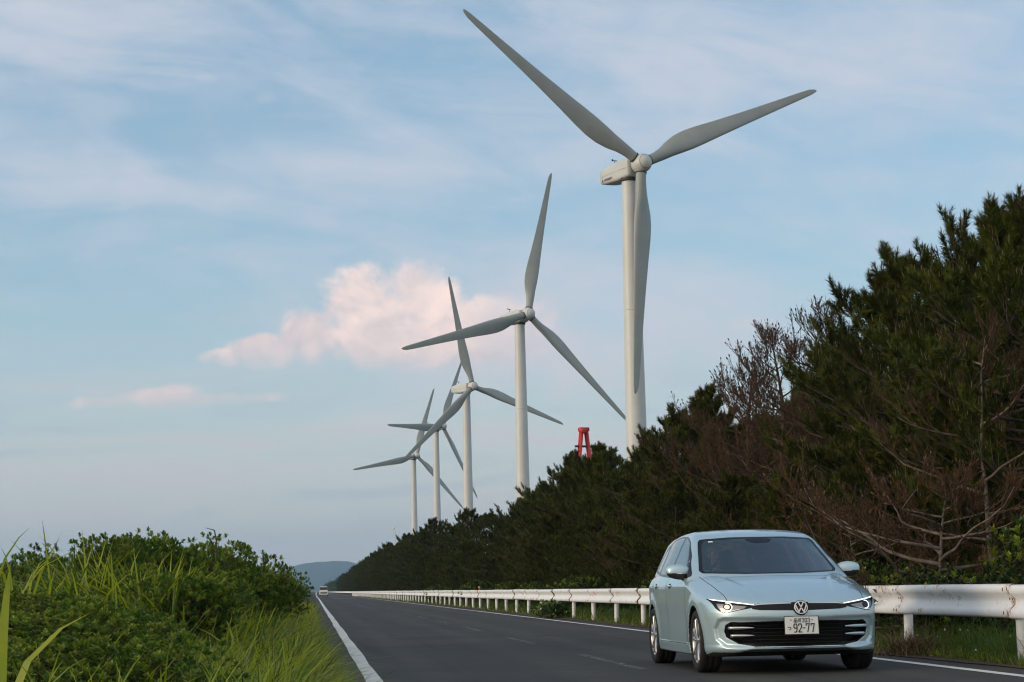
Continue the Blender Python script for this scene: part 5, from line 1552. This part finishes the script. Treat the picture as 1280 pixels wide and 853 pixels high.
    n = 6000; y = ypow(17, 150, n); x = 7.25+U(0, 1, n)*1.0; B = np.stack([x, y, ground_h(x, y)], 1); put(B, U(.25, .58, n), np.full(n, .010)*np.maximum(1, y/30), 1, lean=.5, curl=.9)
    k0 = rg.random(900)*6.28; r0 = np.abs(rg.normal(size=900))*.22
    for (tx, ty) in ((7.05, 23.4), (7.5, 31.0)):
        B = np.stack([tx+np.cos(k0)*r0, ty+np.sin(k0)*r0*1.6, np.full(900, -.02)], 1); put(B[:500], U(.15, .42, 500), np.full(500, .007), 3, lean=.7, curl=.9); put(B[500:], U(.15, .45, 400), np.full(400, .007), 2, lean=.7, curl=.9)
    tag(mb.build('verge_grass', None, None, False, [G_FRESH, G_DEEP, G_STRAW, G_RED]), 'short weedy grass under the guardrail along the right edge of the road', 'grass', kind='stuff')
    mb = MB()
    for k in range(40):
        y = 18+rg.random()*14; x = 7.1+rg.random()*1.2
        bm = bmesh.new(); bmesh.ops.create_icosphere(bm, subdivisions=1, radius=.014); mb.bm(bm, None, (x, y, ground_h(x, y)+.10+.22*rg.random()))
    tag(mb.build('wild_flowers', PETAL), 'scattered tiny white flowers in the grass under the guardrail', 'flowers', kind='stuff')
build_green()
# ---------------------------------------------------------------- small far things, and the air
def build_far():
    Mw = mat('van_white', (.72, .72, .71), .35, 0, .5); Mg = mat('van_glass', (.02, .022, .024), .1); Mk = mat('van_dark', (.015, .015, .015), .7)
    Y = 385.0; x = at(404.7, 740, Y)[0]
    v = thing('van', 'tiny white van far away in the left lane at the end of the road', 'van', (x, Y, 0))
    sec = [(0, .78, .32, .95), (.06, .82, .28, 1.05), (.5, .83, .28, 1.12), (.75, .80, .28, 1.35), (1.15, .74, .28, 1.78), (1.6, .74, .28, 1.84), (3.1, .74, .28, 1.84), (3.3, .72, .30, 1.76)]
    V = []
    for y, w, zb, zt in sec: V += [(-w, y, zb), (-w, y, zb+(zt-zb)*.5), (-w*.93, y, zt-.05), (-w*.8, y, zt), (w*.8, y, zt), (w*.93, y, zt-.05), (w, y, zb+(zt-zb)*.5), (w, y, zb)]
    q = []
    for i in range(len(sec)-1):
        for k in range(8): q.append([i*8+k, i*8+(k+1) % 8, (i+1)*8+(k+1) % 8, (i+1)*8+k])
    mb = MB(); mb.add(V, q, [list(range(8))[::-1], [(len(sec)-1)*8+k for k in range(8)]]); mb.build('body', Mw, v)
    mb = MB(); mb.add([(-.76, .52, 1.17), (.76, .52, 1.17), (.68, 1.08, 1.73), (-.68, 1.08, 1.73)], [[0, 1, 2, 3]]); mb.build('windscreen', Mg, v)
    mb = MB(); mb.box((0, -.012, .62), (1.3, .03, .24)); mb.build('grille', Mk, v)
    mb = MB(); mb.box((0, -.02, .36), (1.5, .06, .16), None, .02); mb.build('bumper', Mw, v)
    for sx in (-.7, .7):
        for yy in (.55, 2.75):
            mb = MB(); mb.lathe([(0, -.08), (.26, -.08), (.28, -.05), (.28, .05), (.26, .08), (0, .08)], 18, 'x', (sx, yy, .28)); mb.build('wheel', Mk, v)
    p = at(395.3, 741, 300.0)
    mb = MB(); mb.lathe([(0, 0), (.06, 0), (.06, .85), (.0, .9)], 10, 'z'); o = mb.build('marker_post', Mw); o.location = (.36, 300, 0); tag(o, 'small white marker post at the far left edge of the road', 'post')
    # worn white bars painted across the far road
    for y0, x0, x1, d in ((250, 2.3, 5.2, 3.0), (330, 2.6, 3.9, 4.0)):
        mb = MB(); mb.add([(x0, y0, .004), (x1, y0, .004), (x1, y0+d, .004), (x0, y0+d, .004)], [[0, 1, 2, 3]]); tag(mb.build('road_marking', mat('bar_paint', (.6, .6, .58), .7)), kind='structure')
    # red crane head above the pines
    Mr = mat_noise('crane_red', (.42, .022, .025), (.55, .04, .04), 1.5, (.4, .55)); Y = 185.0
    c = at(729.5, 535, Y); g0 = 0.0
    cr = thing('crane', 'red steel A-frame crane head sticking up above the pines', 'crane', (c[0], Y, 0), R(18))
    H = c[2]
    for s in (-1, 1):
        mb = MB(); top = np.array([s*.24, 0, H-.25]); bot = np.array([s*.24+s*.30*(H/2.6), 0, 0])
        for dy in (-.16, .16): mb.tube([bot+np.array([0, dy, 0]), top+np.array([0, dy, 0])], .15, 8)
        mb.build('leg', Mr, cr, True)
    mb = MB(); mb.box((0, 0, H-.16), (.95, .7, .38), None, .08); mb.build('head_block', Mr, cr)
    mb = MB(); mb.lathe([(0, -.12), (.26, -.12), (.30, -.05), (.24, 0), (.30, .05), (.26, .12), (0, .12)], 24, 'y', (-.22, -.42, H-.30)); mb.build('pulley', Mr, cr, True)
    for z in (1.75, 4.6, 7.6, 10.6):
        mb = MB(); w = .24+.30*((z+.25)/2.6)
        mb.box((.12 if z < 2 else 0, 0, H-z), (2*w+(1.1 if z < 2 else .1), .32, .18)); mb.build('crossbeam', Mk if z < 2 else Mr, cr)
    # small vane on a faint pole
    Y = 620.0; b = at(494.5, 690, Y); t = at(492, 660, Y)
    po = thing('mast', 'faint thin mast with a small white vane left of the turbines', 'mast', (b[0], Y, 0))
    mb = MB(); mb.tube([(0, 0, 0), (0, 0, t[2]-.6)], [.16, .07], 8); mb.build('pole', mat('pole_grey', (.50, .48, .47), .6), po, True)
    mb = MB(); mb.tube([(-.75, 0, t[2]-.75), (-.45, 0, t[2]-.15), (.1, 0, t[2]+.65)], [.10, .26, .06], 8); mb.build('vane', Mw, po, True)
build_far()

def build_air():
    m = bpy.data.materials.new('haze'); m.use_nodes = True
    g = NG(m.node_tree); out = g.n['Material Output']; g.n.remove(g.n['Principled BSDF'])
    v = g.node('ShaderNodeVolumePrincipled'); v.inputs['Color'].default_value = (.47, .75, 1.0, 1); v.inputs['Density'].default_value = HAZE; v.inputs['Anisotropy'].default_value = .0
    g.l.new(v.outputs[0], out.inputs['Volume'])
    x0, x1, y0, y1, z0, z1 = -12300, 12300, -1500, 12300, -8, 330
    V = [(x, y, z) for x in (x0, x1) for y in (y0, y1) for z in (z0, z1)]
    q = [[0, 1, 3, 2], [4, 6, 7, 5], [0, 4, 5, 1], [2, 3, 7, 6], [0, 2, 6, 4], [1, 5, 7, 3]]
    mb = MB(); mb.add(V, q); o = mb.build('haze', m); tag(o, 'thin blue air haze over the whole landscape', 'haze', kind='stuff')
HAZE = 1.0e-4
build_air()
